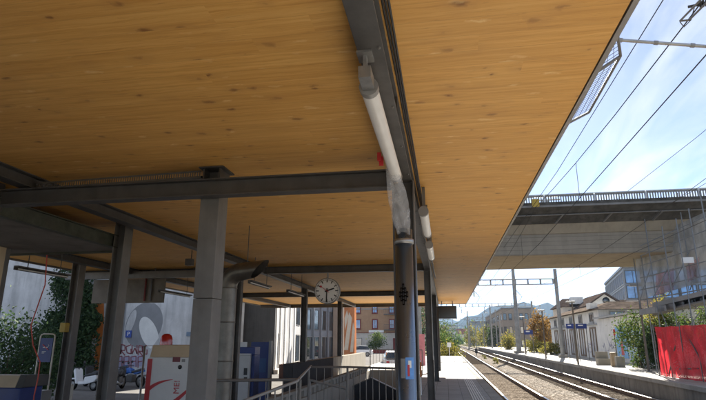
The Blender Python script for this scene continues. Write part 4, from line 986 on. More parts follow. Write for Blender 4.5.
# pink hoarding + orange white post behind the downpipe
q = atY(420.5,345,36); m = MB(); m.box(q.x-.22,q.x+.28,36,36.08,LOW,zat(419,334,36)); tag(m.build('pink_hoarding', PINK), 'pink painted hoarding seen right of the silver downpipe', 'hoarding')
q = atY(420,366,17.0); t = thing('marker_post', 'white post with an orange band standing right behind the silver downpipe', 'post', (q.x,17.0,0))
m = MB(); m.tube([(q.x,17,0),(q.x,17,1.0)], .03, 10); m.build('post', WHITE, t); m = MB(); m.box(q.x-.045,q.x+.045,16.95,16.968,zat(420,377,17),zat(420,362,17)); m.build('orange_band', ORANGE, t)
# ------------------------------------------------------------------ viaduct
BY0, BY1 = 28.8, 34.5
vd = thing('viaduct', 'concrete road viaduct crossing over the tracks with a light metal railing', 'bridge', (10,34,6))
zs = 1.6+82*BY0/548; BXa, BXb = -14.5, 60
m = MB(); m.prism([(BXa,BY0,zs),(BXa,BY1,zs),(BXa,BY1,7.0),(BXa,BY0,7.0)], (BXb-BXa,0,0)); m.build('girder', BRIDGEC, vd)
m = MB(); m.prism([(BXa,BY0+.05,zs-.02),(BXa,BY1-.05,zs-.02),(BXa,BY1-.05,zs-.002),(BXa,BY0+.05,zs-.002)], (BXb-BXa,0,0)); m.build('soffit', SOFFIT, vd)
m = MB(); m.prism([(BXa,BY0-.06,7.003),(BXa,BY1+.06,7.003),(BXa,BY1+.3,7.48),(BXa,BY0-.3,7.48)], (BXb-BXa,0,0)); m.build('haunch', SOFFIT, vd)
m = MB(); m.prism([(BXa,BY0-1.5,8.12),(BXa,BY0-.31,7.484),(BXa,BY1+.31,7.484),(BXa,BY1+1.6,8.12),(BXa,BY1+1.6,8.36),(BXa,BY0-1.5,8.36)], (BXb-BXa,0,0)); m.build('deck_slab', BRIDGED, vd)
for i in range(31):
    x = -13+i*2.36; m = MB(); m.bar((x+.28,BY0-.98,7.80),(x,BY0-.36,7.47), .09, .06); m.build('bracket', STEELG, vd)
m = MB(); m.box(BXa,BXb,BY0-1.53,BY0-1.502,8.10,8.2); m.tube([(BXa,BY0-1.0,7.80),(BXb,BY0-1.0,7.80)], .035, 8); m.build('ledge_pipe', STEELG, vd)
zr0 = 8.36; zr1 = 1.6+140*(BY0-1.4)/548+.1
rl = MB(); rl.box(BXa,BXb,BY0-1.47,BY0-1.41,zr1-.06,zr1); rl.box(BXa,BXb,BY0-1.46,BY0-1.42,zr0+.38,zr0+.42)
for i in range(int((BXb-BXa)/.24)): x = BXa+i*.24; rl.box(x,x+.05,BY0-1.455,BY0-1.425,zr0+.42,zr1-.06)
o = rl.build('railing', GALV, vd)
for i in range(31):
    x = -14+i*2.4; m = MB(); m.box(x,x+.09,BY0-1.50,BY0-1.38,zr0,zr1+.02); m.build('post', GALV, o)
fs_ = MB()
for i in range(int((BXb-BXa)/.12)): x = BXa+i*.12; fs_.box(x,x+.05,BY0-1.49,BY0-1.45,zr0-.12,zr0+.36)
fs_.box(BXa,BXb,BY0-1.495,BY0-1.44,zr0+.30,zr0+.36); fs_.build('guard_bars', STEELG, vd)
q = atY(538,205,BY0-1.3); t = thing('road_lamp_box', 'small yellow sign with a grey bracket on the viaduct railing', 'sign', q)
m = MB(); m.box(q.x-.35,q.x+.0,q.y-.4,q.y-.36,q.z-.18,q.z+.22); m.build('plate', YELL, t); m = MB(); m.box(q.x+.2,q.x+.5,q.y-.1,q.y+.1,q.z-.1,q.z+.22); m.box(q.x-.2,q.x+1.1,q.y-.05,q.y+.05,q.z+.222,q.z+.27); m.build('bracket', GALV, t)
# ------------------------------------------------------------------ overhead line
def mast(label, x, y, z0, z1, w0, w1, mtl=MASTC, name='catenary_mast'):
    t = thing(name, label, 'mast', (x,y,z0), 'catenary masts'); m = MB()
    m.tube([(x,y,z0),(x,y,z1)], [w0,w1], 12); m.build('pole', mtl, t)
    m = MB(); m.box(x-w0*1.8,x+w0*1.8,y-w0*1.8,y+w0*1.8,z0,z0+.25); m.build('footing', PARC, t); return t
mast('catenary mast on the far platform just left of the white building', 10.75, 54.3, 0, 8.3, .2, .16)
mast('thick tapering catenary mast standing left of the lamp posts in the middle', 9.15, 73, 0, 12.5, .33, .17)
def gantry(label, y, z, xa, xb, legs=True):
    t = thing('catenary_gantry', label, 'gantry', (xa,y,z), 'catenary gantries across the tracks'); h = .45*y/54*.9+.05; h = .5
    m = MB()
    for dz in (0, h): m.box(xa,xb,y-.2,y+.2,z+dz-.03,z+dz+.03)
    n = int((xb-xa)/1.1)
    for i in range(n+1):
        x = xa+(xb-xa)*i/n; m.box(x-.06,x+.06,y-.16,y+.16,z+.04,z+h-.04)
    m.build('lattice_beam', STEELL, t)
    if legs:
        for x in legs:
            m = MB(); m.tube([(x,y,-.8),(x,y,z+.9)], [.2,.16], 10); m.build('leg', MASTC, t)
    for x in (2.92+bend(y), 6.92+bend(y)):
        m = MB(); m.box(x-.05,x+.05,y-.05,y+.05,z-1.1,z-.04); m.tube([(x,y,z-1.1),(x+.6,y,z-1.1)], .03, 6); m.tube([(x,y,z-.5),(x+.5,y,z-1.08)], .03, 6); m.tube([(x+.6,y,z-1.1),(x+.2,y,z-1.7)], .02, 6); m.build('hanger', STEELG, t)
    return t
gantry('nearest lattice catenary gantry, its beam joining the mast by the white building', 54.3, 6.85, -2.5, 10.5, (-2.5,))
gantry('second lattice catenary gantry, farther along the tracks', 98, 7.3, -3, 15, (-3,15))
gantry('third and farthest lattice catenary gantry near the distant town', 160, 7.3, -7, 16, (-7,16))
gantry('faint lattice catenary gantry near the end of the tracks', 235, 7.3, -9, 15, (-9,15))
for i,(x,y,h) in enumerate(((5.2,130,8.2),(9.0,112,8.5),(12.5,140,9),(-4,190,9),(8.5,200,9.5),(1.5,270,9),(-9,150,8.5))):
    mast(('slim distant mast, %s' % ('between the tracks before the tan building','right of the tracks by the yellow bushes','right of the tracks near the tan building','left of the tracks near the far bend','right of the tracks near the far bend','beside the tracks at the far bend','left of the tracks beyond the platform end')[i]), x, y, -.8, h, .17, .12)
for lab, u, Y, h in (('thin far mast just right of the departure display',458,210,8),('thin far mast in front of the glass hall',470,240,9),('thin far mast by the yellow tree at the bend',476,170,7.5),('thin far mast left of the tan building',484,150,8.5),
    ('thin far mast against the hill left of the tan building',491,185,9.5),('thin far mast in front of the tan building',501,128,7.5),('short far mast under the display',452,260,8)):
    mast(lab, xat(u,Y), Y, -.8, h, .12, .09)
def wire(label, pts, r=.012, droppers=None):
    t = thing('overhead_wire', label, 'overhead wire', pts[0], 'overhead wires'); m = MB(); m.tube(pts, r, 5, False); m.build('wire', WIREM, t); return t
def cat(x, zc, zm, ys, lab):
    ct = []; ms = []
    for i, (a, b) in enumerate(zip(ys[:-1], ys[1:])):
        for k in range(10):
            f = k/10; y = a+(b-a)*f; st = (.22 if i % 2 else -.22)*(1-2*f)
            ct.append((x+st*1.0+bend(y), y, zc)); ms.append((x+st+bend(y), y, zm-4*(zm-zc-.35)*.75*f*(1-f)))
    wire('lower contact wire %s' % lab, ct, .008); o = wire('upper carrying wire %s' % lab, ms, .008)
    for c, d in list(zip(ct, ms))[2::3]: m = MB(); m.tube([c,d], .006, 4, False); m.build('dropper', WIREM, o)
cat(3.0, 4.72, 6.0, (-12,18.4,54.3,98,160,235,330), 'over the nearest track')
cat(6.92, 4.75, 6.0, (-20,12,54.3,98,160,235,330), 'over the far track')
wire('bare feeder wire high over the far platform', [(9.4,-8,9.2),(9.4,20,8.8),(9.4,54,9.2)], .010)
wire('bare feeder wire crossing the sky above the scaffold', [(11.5,-8,8.4),(10.6,20,7.7),(10.6,54.3,7.9)], .010)
wire('feeder wire running close beside the canopy edge', [(3.3,-6,6.6),(3.3,15,6.2),(3.1,54,6.6)], .008)
# mesh guard on the canopy edge and the tubular arm
O = [atZ(617.5,34.5,4.20), atZ(620.5,56,4.18), atZ(589,112.4,4.15)]
I0, I1 = Vector((1.27, 4.35, 3.86)), Vector((1.27, 6.3, 3.86))
gd = thing('mesh_guard', 'wire mesh safety guard hanging off the canopy edge under the sky', 'guard', (1.27,5,3.85))
I0 = Vector((1.26, O[1].y-.05, 3.87)); I1 = Vector((1.26, O[2].y-.15, 3.87)); I2 = Vector((1.26, O[0].y-.35, 3.87))
def weave(m, a, b, c, d, nu, nv, r=.0028):      # bars of a welded wire panel a-b-c-d
    a, b, c, d = map(Vector, (a, b, c, d))
    for i in range(nu+1): f = i/nu; m.bar(a.lerp(d, f), b.lerp(c, f), r*2, r*2, (1,0,.3))
    for i in range(nv+1): f = i/nv; m.bar(a.lerp(b, f)+Vector((0,0,r*2)), d.lerp(c, f)+Vector((0,0,r*2)), r*2, r*2, (1,0,.3))
m = MB(); weave(m, I0, O[1], O[2], I1, 20, 7, .002); weave(m, I2, O[0], O[1], I0, 6, 7, .002); m.build('wire_panel', mat('weathered_wire', (.20,.21,.23), .8), gd)
m = MB()
for a, b in ((O[0],O[1]),(O[1],O[2]),(O[2],I1),(O[1],I0)): m.tube([a,b], .014, 8)
m.build('frame', STEELG, gd)
A_, B_ = atZ(618,40,4.5), atZ(740,49,4.3)
ar = thing('tension_rod', 'light grey jointed steel tube reaching over the track from the canopy edge', 'rod', A_)
m = MB(); m.tube([A_+Vector((-.3,0,.02)), A_, B_], .016, 12); m.build('tube', GALV, ar)
for f in (.02,.32,.62): q = A_.lerp(B_, f); m = MB(); d_ = (B_-A_).normalized(); m.tube([q-d_*.018,q+d_*.018], .022, 12); m.build('collar', STEELL, ar)
m = MB(); m.bar((A_.x-.3,A_.y,A_.z+.02),(CANX1-.15,A_.y,3.84), .05, .05); m.build('foot', GALV, ar)
q1, q2 = atZ(680,21,5.3), atZ(712,-12,5.3)
ins = thing('insulator_hanger', 'grey insulator hanger at the top right corner of the sky', 'insulator', q1)
m = MB(); d_ = Vector((.10,.0,0)); m.tube([q1,q2], .012, 8); m.tube([q1+d_,q2+d_], .012, 8); m.tube([q1-Vector((.0,0,0)), q1+d_], .012, 8); m.build('bracket', STEELG, ins)
m = MB(); a, b = atZ(688,7,5.35), atZ(730,-2,5.35); m.tube([a,b], .016, 10); m.build('arm', WIREM, ins)
for k in range(6): c = a.lerp(b, .3+.07*k); m = MB(); d2 = (b-a).normalized()*.006; m.tube([c-d2,c+d2], .04, 14); m.build('insulator_disc', WIREM, ins)
m = MB(); m.tube([atZ(680,22,5.25), atZ(684,27,5.2), atZ(691,20,5.3), atZ(695,5,5.35)], .006, 6); m.build('loop_wire', STEEL, ins)
# ------------------------------------------------------------------ far platform things
def lamp_post(label, x, y, h, lean=0):
    t = thing('lamp_post', label, 'lamp post', (x,y,0), 'lamp posts on the far platform'); m = MB()
    m.tube([(x,y,0),(x+lean*.5,y,h*.5),(x+lean,y,h)], [.07,.06,.05], 10); m.build('pole', mat('bronze_pole',(.13,.11,.09),.6,.3), t)
    m = MB(); m.box(x+lean-.42,x+lean+.2,y-.14,y+.14,h,h+.11); m.build('lamp_head', STEELL, t, .03)
    m = MB(); m.box(x-.13,x+.13,y-.13,y+.13,0,.03); m.build('base_plate', STEEL, t)
lamp_post('nearest lamp post, beside the red netting on the far platform', xat(649,31.5,371), 31.5, 4.45)
lamp_post('second nearest lamp post, in front of the white annex', xat(578,40.8,361), 40.8, 4.2)
lamp_post('third lamp post, left of the white building', xat(546,51.6,357), 51.6, 4.15)
lamp_post('farthest lamp post, right of the thick mast', xat(525.6,67,353), 67, 4.2)
# benches
bt = thing('concrete_bench', 'pale concrete bench with a back on the far platform', 'bench', (10.2,35,0))
q = atZ(605,365,0); bt.location = q
m = MB(); m.box(q.x-.4,q.x+.4,q.y,q.y+.5,0,.42); m.build('seat', PARC, bt, .02); m = MB(); m.box(q.x-.4,q.x+.4,q.y+.502,q.y+.64,0,.85); m.build('backrest', PARC, bt, .02)
q = atZ(615,366.5,0); m = MB(); m.box(q.x-.15,q.x+.15,q.y,q.y+.32,0,.85); lb = tag(m.build('litter_bin', mat('bin_tan',(.32,.25,.17),.6), None, .02), 'tan litter bin beside the concrete bench', 'litter bin')
q = atZ(621.5,367,0); m = MB(); m.box(q.x-.25,q.x+.25,q.y,q.y+.4,0,.62); tag(m.build('concrete_block', PARC, None, .02), 'low grey concrete block right of the tan litter bin', 'concrete block')
sg = thing('platform_sign_post', 'slim post with a red plate and a blue poster with red figure behind it', 'sign post', (10.3,35,0))
q = atZ(618,365,0); m = MB(); m.tube([(q.x,q.y,0),(q.x,q.y,2.2)], .035, 8); m.build('post', STEEL, sg); m = MB(); m.box(q.x-.06,q.x+.06,q.y-.06,q.y-.04,1.9,2.3); m.build('red_plate', RED, sg)
# white annex along the far platform
an = thing('white_annex', 'low white annex with brown framed doors and graffiti behind the far platform', 'building', (13,50,0))
AX = 13.1
m = MB(); m.box(AX,AX+6,36,50.5,0,3.35); m.build('wall', WALLW, an)
m = MB(); m.prism([(AX-.35,35.7,3.352),(AX+6.2,35.7,4.1),(AX+6.2,35.7,4.2),(AX-.35,35.7,3.5)], (0,14.75,0)); m.build('roof', mat('pale_sheet_roof',(.33,.32,.30),.6,0,.15,1), an)
XA = xform((AX,36,0), R(90))       # u along +Y
XA = Matrix.Translation(Vector((AX,36,0))) @ Matrix(((0,1,0,0),(1,0,0,0),(0,0,1,0),(0,0,0,1)))
mat('brown_frame',(.20,.15,.11),.7); mat('grey_shutter',(.42,.42,.42),.7)
m = MB(); m.xf = XA; m.box(.8,6.6,-.05,-.002,.15,2.55); m.build('painted_band', mat('pale_blue_wall',(.36,.47,.60),.7), an)
m = MB(); m.xf = XA; m.box(7.0,9.5,-.055,-.004,.3,2.55); po = m.build('poster', SKYB, an)
m = MB(); m.xf = XA; m.prism([(8.5,-.06,.5),(7.8,-.06,.5),(8.0,-.06,1.7),(8.15,-.06,2.2),(8.3,-.06,1.7)], (0,.004,0)); m.build('red_figure', RED, po)
rg = random.Random(8)
for k in range(7):
    m = MB(); m.xf = XA; u = 9.6+rg.uniform(0,3.2); z = rg.uniform(.3,1.5); P = [Vector((u+.35*j, -.012, z+rg.uniform(-.4,.5))) for j in range(4)]
    for a, b in zip(P[:-1], P[1:]): m.bar(a, b, .06, .004, (0,1,0))
    m.build('graffiti_scribble', GRAFB, an)
# blue platform signs
for u0,u1,v0,v1,Y,lab in ((566,574,323.8,328.6,50,'blue station sign left of another one in front of the white annex'),(575.5,587,323.8,328.6,49,'wider blue station sign on the right in front of the white annex'),(524,533,330,334.5,66,'small distant blue station sign near the brown tree')):
    a, b = atY(u0,v0,Y), atY(u1,v1,Y); t = thing('station_sign', lab, 'sign', (a.x,Y,0), 'blue station signs')
    m = MB(); m.box(a.x,b.x,Y,Y+.08,b.z,a.z); s = m.build('panel', BLUE, t)
    m = MB(); m.box(a.x+(b.x-a.x)*.2,b.x-(b.x-a.x)*.35,Y-.006,Y-.001,(a.z*.55+b.z*.45),(a.z*.8+b.z*.2)); m.build('white_print', WHITE, s)
    for x in (a.x+.06,b.x-.06): m = MB(); m.tube([(x,Y+.04,0),(x,Y+.04,b.z)], .035, 8); m.build('post', STEELG, t)
# main white building with tiled roofs
mn = thing('station_building', 'long white station building with brown tiled roofs and a gable beyond the far platform', 'building', (22,68,0))
MX, MY0, MY1 = 13.3, 50.6, 73.0
ze = 4.2
m = MB(); m.box(MX,MX+17,MY0,MY1,0,ze); m.build('wall', WALLW, mn)
m = MB(); x0, x1, y0, y1 = MX-.6, MX+17.6, MY0-.6, MY1+.6; zr = ze+.8
m.add([(x0,y0,ze+.002),(x1,y0,ze+.002),(x1,y1,ze+.002),(x0,y1,ze+.002),(x0+2.2,y0+2.3,zr),(x1-2.2,y0+2.3,zr),(x1-2.2,y1-2.3,zr),(x0+2.2,y1-2.3,zr)], [(0,1,5,4),(1,2,6,5),(2,3,7,6),(3,0,4,7),(4,5,6,7),(0,3,2,1)]); rf = m.build('roof', TILE, mn)
m = MB(); m.box(xat(592,51.5),xat(600,51.5),MY0+.5,MY0+1.6,ze+.1,ze+.62); m.build('dormer', WALLW, rf)
for x in (MX+6,MX+11): m = MB(); m.box(x,x+.7,MY0+7,MY0+7.7,ze+1.0,ze+1.7); m.build('chimney', WALLN, rf)
XM = Matrix.Translation(Vector((MX,MY0,0))) @ Matrix(((0,1,0,0),(1,0,0,0),(0,0,1,0),(0,0,0,1)))
for k in range(5):
    window(mn, XM, 1.3+k*4.2, 3.3+k*4.2, .08, 2.75, bpy.data.materials['brown_frame'], bpy.data.materials['grey_shutter'], .08, .16, 'door', -1, False, 1)
    window(mn, XM, 1.6+k*4.2, 3.0+k*4.2, 3.12, 4.0, STEELL, GLASS, .07, .12, 'window', -1, True, 1)
m = MB(); m.xf = XM; m.box(0,22,-.16,-.002,2.9,3.05); m.build('string_course', STEELL, mn)
rg = random.Random(18)
for k in range(16):
    m = MB(); m.xf = XM; u = .3+rg.uniform(0,19); z = rg.uniform(.3,1.5); P = [Vector((u+.35*j, -.012, z+rg.uniform(-.4,.5))) for j in range(4)]
    for a, b in zip(P[:-1], P[1:]): m.bar(a, b, .06, .004, (0,1,0))
    m.build('graffiti_scribble', GRAFB, mn)
XMf = xform((MX,MY0,0), 0)
for k in range(4): window(mn, XMf, .9+k*2.4, 2.2+k*2.4, 3.55, 4.08, STEELL, GLASS, .07, .1, 'window', -1, False, 1)
# cross wing with gable
gw = thing('gabled_house', 'pale house with a broad gable and round attic window behind the tiled roofs', 'house', (28,95,0))
Y = 92; xl, xr, xp = xat(588,Y,310), xat(624,Y,310), xat(606,Y,310); zl, zp = zat(588,306,Y), zat(606,294,Y)
m = MB(); m.prism([(xl,Y,0),(xr,Y,0),(xr,Y,zl),(xp,Y,zp),(xl,Y,zl)], (0,12,0)); m.build('wall', WALLW, gw)
m = MB()
for x, z in ((xl,zl),(xr,zl)):
    dx_ = .5 if x > xp else -.5; m.prism([(xp,Y-.6,zp+.02),(x+dx_,Y-.6,z-.28),(x+dx_,Y-.6,z-.02),(xp,Y-.6,zp+.30)], (0,13,0))
m.build('roof', TILE2, gw)
m = MB(); q = atY(606,300.5,Y); m.lathe((q.x,Y,q.z), [(0,-.03),(.55,-.03),(.55,0)], 18, 'Y'); m.build('attic_window', GLASS, gw)
for nm, u0,u1,v0,v1,Y,lab,tl in (('tiled_house',563,588,307,297,100,'house with a dark pitched roof left of the gabled house',TILE2),('tiled_house',618,690,311,298,98,'long brown tiled roof house right of the gable and below the glass block',TILE)):
    t = thing(nm, lab, 'house', (xat(u0,Y),Y,0)); xl, xr = xat(u0,Y,310), xat(u1,Y,310); z0, z1 = zat(u0,v0,Y), zat(u0,v1,Y)
    m = MB(); m.box(xl,xr,Y,Y+9,0,z0); m.build('wall', WALLS, t)
    m = MB(); m.add([(xl-.5,Y-.5,z0+.01),(xr+.5,Y-.5,z0+.01),(xr+.5,Y+9.5,z0+.01),(xl-.5,Y+9.5,z0+.01),(xl+1.0,Y+4.5,z1),(xr-1.0,Y+4.5,z1)], [(0,1,5,4),(1,2,5),(2,3,4,5),(3,0,4),(0,3,2,1)]); r_ = m.build('roof', tl, t)
    m = MB(); m.box(xl+1.5,xl+3.5,Y-.2,Y+1.4,z0+.5,z0+1.7); m.build('dormer', WALLW, r_)
    for k in range(int((xr-xl)/3)): window(t, xform((xl,Y,0),0), .8+k*3, 2.0+k*3, z0-2.0, z0-.5, STEELL, GLASS, .06, .12)
# blue glass block
gb = thing('glass_office_block', 'modern office block with a grid of sky blue windows behind the scaffold', 'building', (40,120,0))
Y = 118; xl, xr = xat(627,Y,300), xat(760,Y,300); zt = zat(627,268,Y); Yb = 155; xbk = xat(607,Yb,300)
m = MB(); m.prism([(xl,Y,0),(xr,Y,0),(xr,Yb,0),(xbk,Yb,0)], (0,0,zt)); m.build('wall', WALLB, gb)
m = MB(); m.prism([(xl-.3,Y-.3,zt+.002),(xr,Y-.3,zt+.002),(xr,Yb,zt+.002),(xbk-.3,Yb,zt+.002)], (0,0,.5)); m.build('roof_edge', STEELG, gb)
XB = xform((xl,Y,0),0); ns_ = int((xr-xl)/3.4)
for k in range(ns_):
    for f in range(4): z = zt-.4-3.1*(f+1); window(gb, XB, k*3.4+.15, k*3.4+3.25, z+.35, z+3.0, WALLD, GLASSB, .12, .12, 'window', -1, False, 1)
L = math.hypot(xl-xbk, Yb-Y); XB2 = Matrix.Translation(Vector((xbk,Yb,0))) @ Matrix.Rotation(math.atan2(Y-Yb, xl-xbk), 4, 'Z')
for k in range(int(L/3.7)):
    for f in range(4): z = zt-.4-3.1*(f+1); window(gb, XB2, k*3.7+.1, k*3.7+3.6, z+.2, z+3.0, STEELL, GLASSB, .14, .16, 'window', -1, False, 1)
# ------------------------------------------------------------------ scaffold
SCAF = mat('scaffold_tube', (.17,.18,.19), .5, .4, .2, 8)
sc = thing('scaffold', 'tall steel scaffold wrapped in grey netting at the right edge', 'scaffold', (12,28,0))
SCP = [(642,237,309,31,0),(650,240,380,30,1),(659,212,376,28.4,2),(668,205,345,32,3),(676,226,379,27.2,4),(684,222,345,30,5),(692,218,380,26.2,6),(698,192,340,28,7),(707,208,380,25.6,8),(722,190,385,25,9)]
for u,v0,v1,Y,k in SCP:
    a = atY(u+ (648-641)*0, v0, Y); x = xat(u, Y, 320)
    m = MB(); m.tube([(x,Y,0 if v1 > 350 else 3.0),(x,Y,a.z)], .028, 8); m.build('standard', SCAF, sc)
LED = []
for v_l, v_r in ((300,286),(290,272),(278,257),(266,240),(256,224),(246,209)):
    for Y, du in ((28.6,0),(31.2,4)):
        a, b = atY(640+du,v_l,Y+.0), atY(722,v_r,Y-2.6); m = MB(); m.tube([a,b], .022, 8); m.build('ledger', SCAF, sc)
for (ua,va,ub,vb) in ((652,300,668,268),(668,296,690,250),(690,290,706,240),(660,310,676,345),(676,345,700,312),(640,300,652,262)):
    m = MB(); m.tube([atY(ua,va,28.2), atY(ub,vb,27.6)], .022, 8); m.build('brace', SCAF, sc)
for k,(va,vb) in enumerate(((303,289),(312,299))):
    a, b, c, d = atY(652,va,29.2), atY(725,vb-4,26.0), atY(725,vb-6,28.5), atY(652,va-3,31.8)
    m = MB(); m.prism([a,b,Vector((c.x,c.y,b.z)),Vector((d.x,d.y,a.z))], (0,0,-.22 if k == 0 else -.08)); m.build('deck', STEELL if k == 0 else STEELG, sc)
for u in range(656,716,9):
    q = atY(u, 309-(u-652)*.2, 27.9); m = MB(); m.box(q.x-.05,q.x+.05,q.y,q.y+2.2,q.z-.22,q.z+.06); m.build('joist', STEELG, sc)
m = MB()
def netpanel(m, P, Y0, Y1, nu=18, nv=8):
    (a,b,c,d) = P; rnd = random.Random(3); vs = []
    for i in range(nu+1):
        for j in range(nv+1):
            s, t_ = i/nu, j/nv; u = (a[0]*(1-s)+b[0]*s)*(1-t_)+(d[0]*(1-s)+c[0]*s)*t_; v = (a[1]*(1-s)+b[1]*s)*(1-t_)+(d[1]*(1-s)+c[1]*s)*t_
            vs.append(atY(u, v, Y0+(Y1-Y0)*s+.12*math.sin(s*19+t_*4)+rnd.uniform(-.03,.03)))
    m.add(vs, [(i*(nv+1)+j, i*(nv+1)+j+1, (i+1)*(nv+1)+j+1, (i+1)*(nv+1)+j) for i in range(nu) for j in range(nv)], True)
netpanel(m, ((634,245),(724,203),(724,276),(639,300)), 31.0, 25.8); m.build('grey_net', GREYNET, sc)
m = MB(); netpanel(m, ((656,274),(674,268),(674,290),(656,296)), 29.4, 28.6, 6, 5); netpanel(m, ((686,266),(700,256),(701,276),(688,282)), 27.9, 27.2, 6, 5); m.build('red_net', PINKNET, sc)
q = atY(688,260,26.6); m = MB(); m.box(q.x-.25,q.x+.25,q.y,q.y+.06,q.z-.13,q.z+.13); m.build('notice_board', WHITE, sc); 
# red netting fence
rf_ = thing('netting_fence', 'red safety netting fence on the far platform under the scaffold', 'fence', (10.1,28.4,0))
A_, B_ = atZ(661,376,0), Vector((14.2,21.0,0))
B_ = atZ(745,388,0)
m = MB(); nu, nv = 46, 10; rnd = random.Random(12); vs = []
for i in range(nu+1):
    for j in range(nv+1):
        s, t_ = i/nu, j/nv; q = A_.lerp(B_, s); sag = .06*math.sin(s*31)*(1-t_*.5)
        vs.append((q.x+.07*math.sin(s*47+t_*3)+rnd.uniform(-.02,.02), q.y+.07*math.cos(s*38+t_*2), .02+2.16*t_+sag*t_*.6))
m.add(vs, [(i*(nv+1)+j, i*(nv+1)+j+1, (i+1)*(nv+1)+j+1, (i+1)*(nv+1)+j) for i in range(nu) for j in range(nv)], True); m.build('netting', REDNET, rf_)
m = MB()
for k in range(6):
    q = A_.lerp(B_, k/5); mm = MB(); mm.tube([(q.x,q.y+.15,0),(q.x,q.y+.15,2.3)], .024, 8); mm.build('post', STEELG, rf_)
m = MB()
for (s0,z0,s1,z1) in ((.18,.1,.42,2.0),(.5,2.0,.72,.2),(.75,.3,.98,1.9),(.35,.4,.6,.5)):
    a, b = A_.lerp(B_,s0), A_.lerp(B_,s1); m.tube([(a.x,a.y+.4,z0),(b.x,b.y+.4,z1)], .028, 8)
m.build('brace', STEEL, rf_)
# bushes on the far platform
def fbush(label, u, Y, rx, rz, cz, n, lm, seed, leaf=.14): return tree('bush', label, (xat(u,Y,350),Y,0), rx, rz, cz, n, leaf, lm, seed, 'bushes behind the far platform', 'bush', .05, 30)
fbush('light green yellowing bush left of the nearest lamp post', 640, 35.5, 1.1, 1.6, 1.6, 4200, LEAFG, 31)
fbush('dark green bush left of the red netting', 657, 34.5, .85, 1.15, 1.1, 3200, LEAFD, 33)
fbush('tall yellow green climber behind the red netting', 664, 35, .8, 1.6, 2.4, 2600, LEAFY, 35)
fbush('green bush half hidden behind the red netting at the right edge', 700, 33, 1.5, 1.4, 2.2, 3600, LEAFG, 37)
# ------------------------------------------------------------------ distance: trees, town, hills
def dtree(label, u, Y, rx, rz, cz, n, lm, seed, leaf, z0=-1.2): return tree('tree', label, (xat(u,Y,340),Y,z0), rx, rz, cz, n, leaf, lm, seed, 'distant trees along the tracks', 'tree', .18, 30)
dtree('orange brown autumn tree left of the white annex', 541, 80, 1.3, 2.1, 3.1, 2600, LEAFO, 41, .3, 0)
dtree('dark orange autumn tree tucked against the white annex', 548, 77, .8, 1.9, 2.4, 1500, LEAFO, 43, .28, 0)
dtree('yellow green bush just left of the thick mast', 508, 100, 1.2, 1.9, 2.2, 1800, LEAFY, 45, .28)
dtree('pale yellow bush right of the thick mast', 536, 78, 1.8, .9, .8, 1600, LEAFY, 47, .24, 0)
dtree('low pale bush behind the lamp posts', 550, 66, 1.2, .7, .6, 1200, LEAFY, 48, .2, 0)
dtree('yellow green tree before the distant blue hall', 488, 210, 4, 4.5, 4.5, 2200, LEAFY, 49, .55)
dtree('green tree left of the tan building', 497, 165, 3, 3.5, 3.6, 2000, LEAFG, 51, .45)
dtree('yellow tree at the far bend of the tracks', 474, 230, 3.6, 4, 4, 1800, LEAFY, 53, .55)
dtree('yellow green shrub beyond the platform end', 449, 66, 1.2, 1.3, 1.2, 2200, LEAFY, 55, .2)
dtree('second yellow green shrub beyond the platform end', 444, 80, 1.7, 1.9, 2.0, 2200, LEAFG, 57, .25)
dtree('green tree left of the tracks in the distance', 441, 130, 3, 3.4, 3.8, 2200, LEAFG, 59, .4)
dtree('dark tree far left of the track bend', 452, 190, 3.2, 2.4, 2.4, 1600, LEAFD, 61, .5)
dtree('tall green tree seen between the columns', 421, 110, 2.6, 4.2, 5.5, 2600, LEAFD, 63, .4)
rnd = random.Random(77)
base = bpy.data.objects.get('tree')
gs = thing('weed_tuft', 'yellow weed tuft growing between the tracks', 'weed', (0,0,0)); crown_mb(.35,.35,.35,.3,260,.14,71,8).build('leaves', LEAFY, gs, 0, False); gs.location = (4.9,58,-.72)
dup(gs, (4.7,72,-.72), 1, 'second smaller yellow weed tuft farther along between the tracks', .8)
dw = thing('dwarf_signal', 'small dark dwarf signal standing beside the nearest track', 'signal', (4.6,88,-.72))
m = MB(); m.box(4.4,4.8,88,88.2,-.4,.35); m.build('lamp_box', BLACK, dw); m = MB(); m.tube([(4.6,88.1,-.75),(4.6,88.1,-.4)], .06, 8); m.build('post', STEEL, dw)
m = MB(); q = atY(450,343,57.6); m.box(q.x-.3,q.x+.1,57.6,57.64,.9,1.35); m.tube([(q.x-.1,57.66,0),(q.x-.1,57.66,1.35)], .03, 8); tag(m.build('end_sign', WHITE), 'small white sign at the end of the platform', 'sign')
# tan building and distant hall
def block(name, label, u0, u1, v, Y, depth, mtl, rows, cols, fm=STEEL, gm=GLASS, base=-1.2, roof=None):
    xl, xr, zt = xat(u0,Y,330), xat(u1,Y,330), zat((u0+u1)/2, v, Y); t = thing(name, label, 'building', (xl,Y,base))
    m = MB(); m.box(xl,xr,Y,Y+depth,base,zt); m.build('wall', mtl, t)
    m = MB(); m.box(xl-.2,xr+.2,Y-.2,Y+depth,zt+.002,zt+.4); m.build('roof', roof or STEELG, t)
    X = xform((xl,Y,0),0); w = (xr-xl)/cols; h = (zt-.5-base)/rows
    for i in range(cols):
        for j in range(rows): window(t, X, i*w+.18*w, i*w+.82*w, base+j*h+.3*h, base+j*h+.82*h, fm, gm, .08, .1)
    if abs(xl) > 4:      # side facing the tracks
        XS = Matrix.Translation(Vector((xl,Y,0))) @ Matrix(((0,1,0,0),(1,0,0,0),(0,0,1,0),(0,0,0,1))) if xl > 4 else None
        if XS is not None:
            n = max(2, int(depth/5))
            for i in range(n):
                for j in range(rows): window(t, XS, i*depth/n+1, i*depth/n+3.2, base+j*h+.3*h, base+j*h+.82*h, fm, gm, .08, .1)
    return t
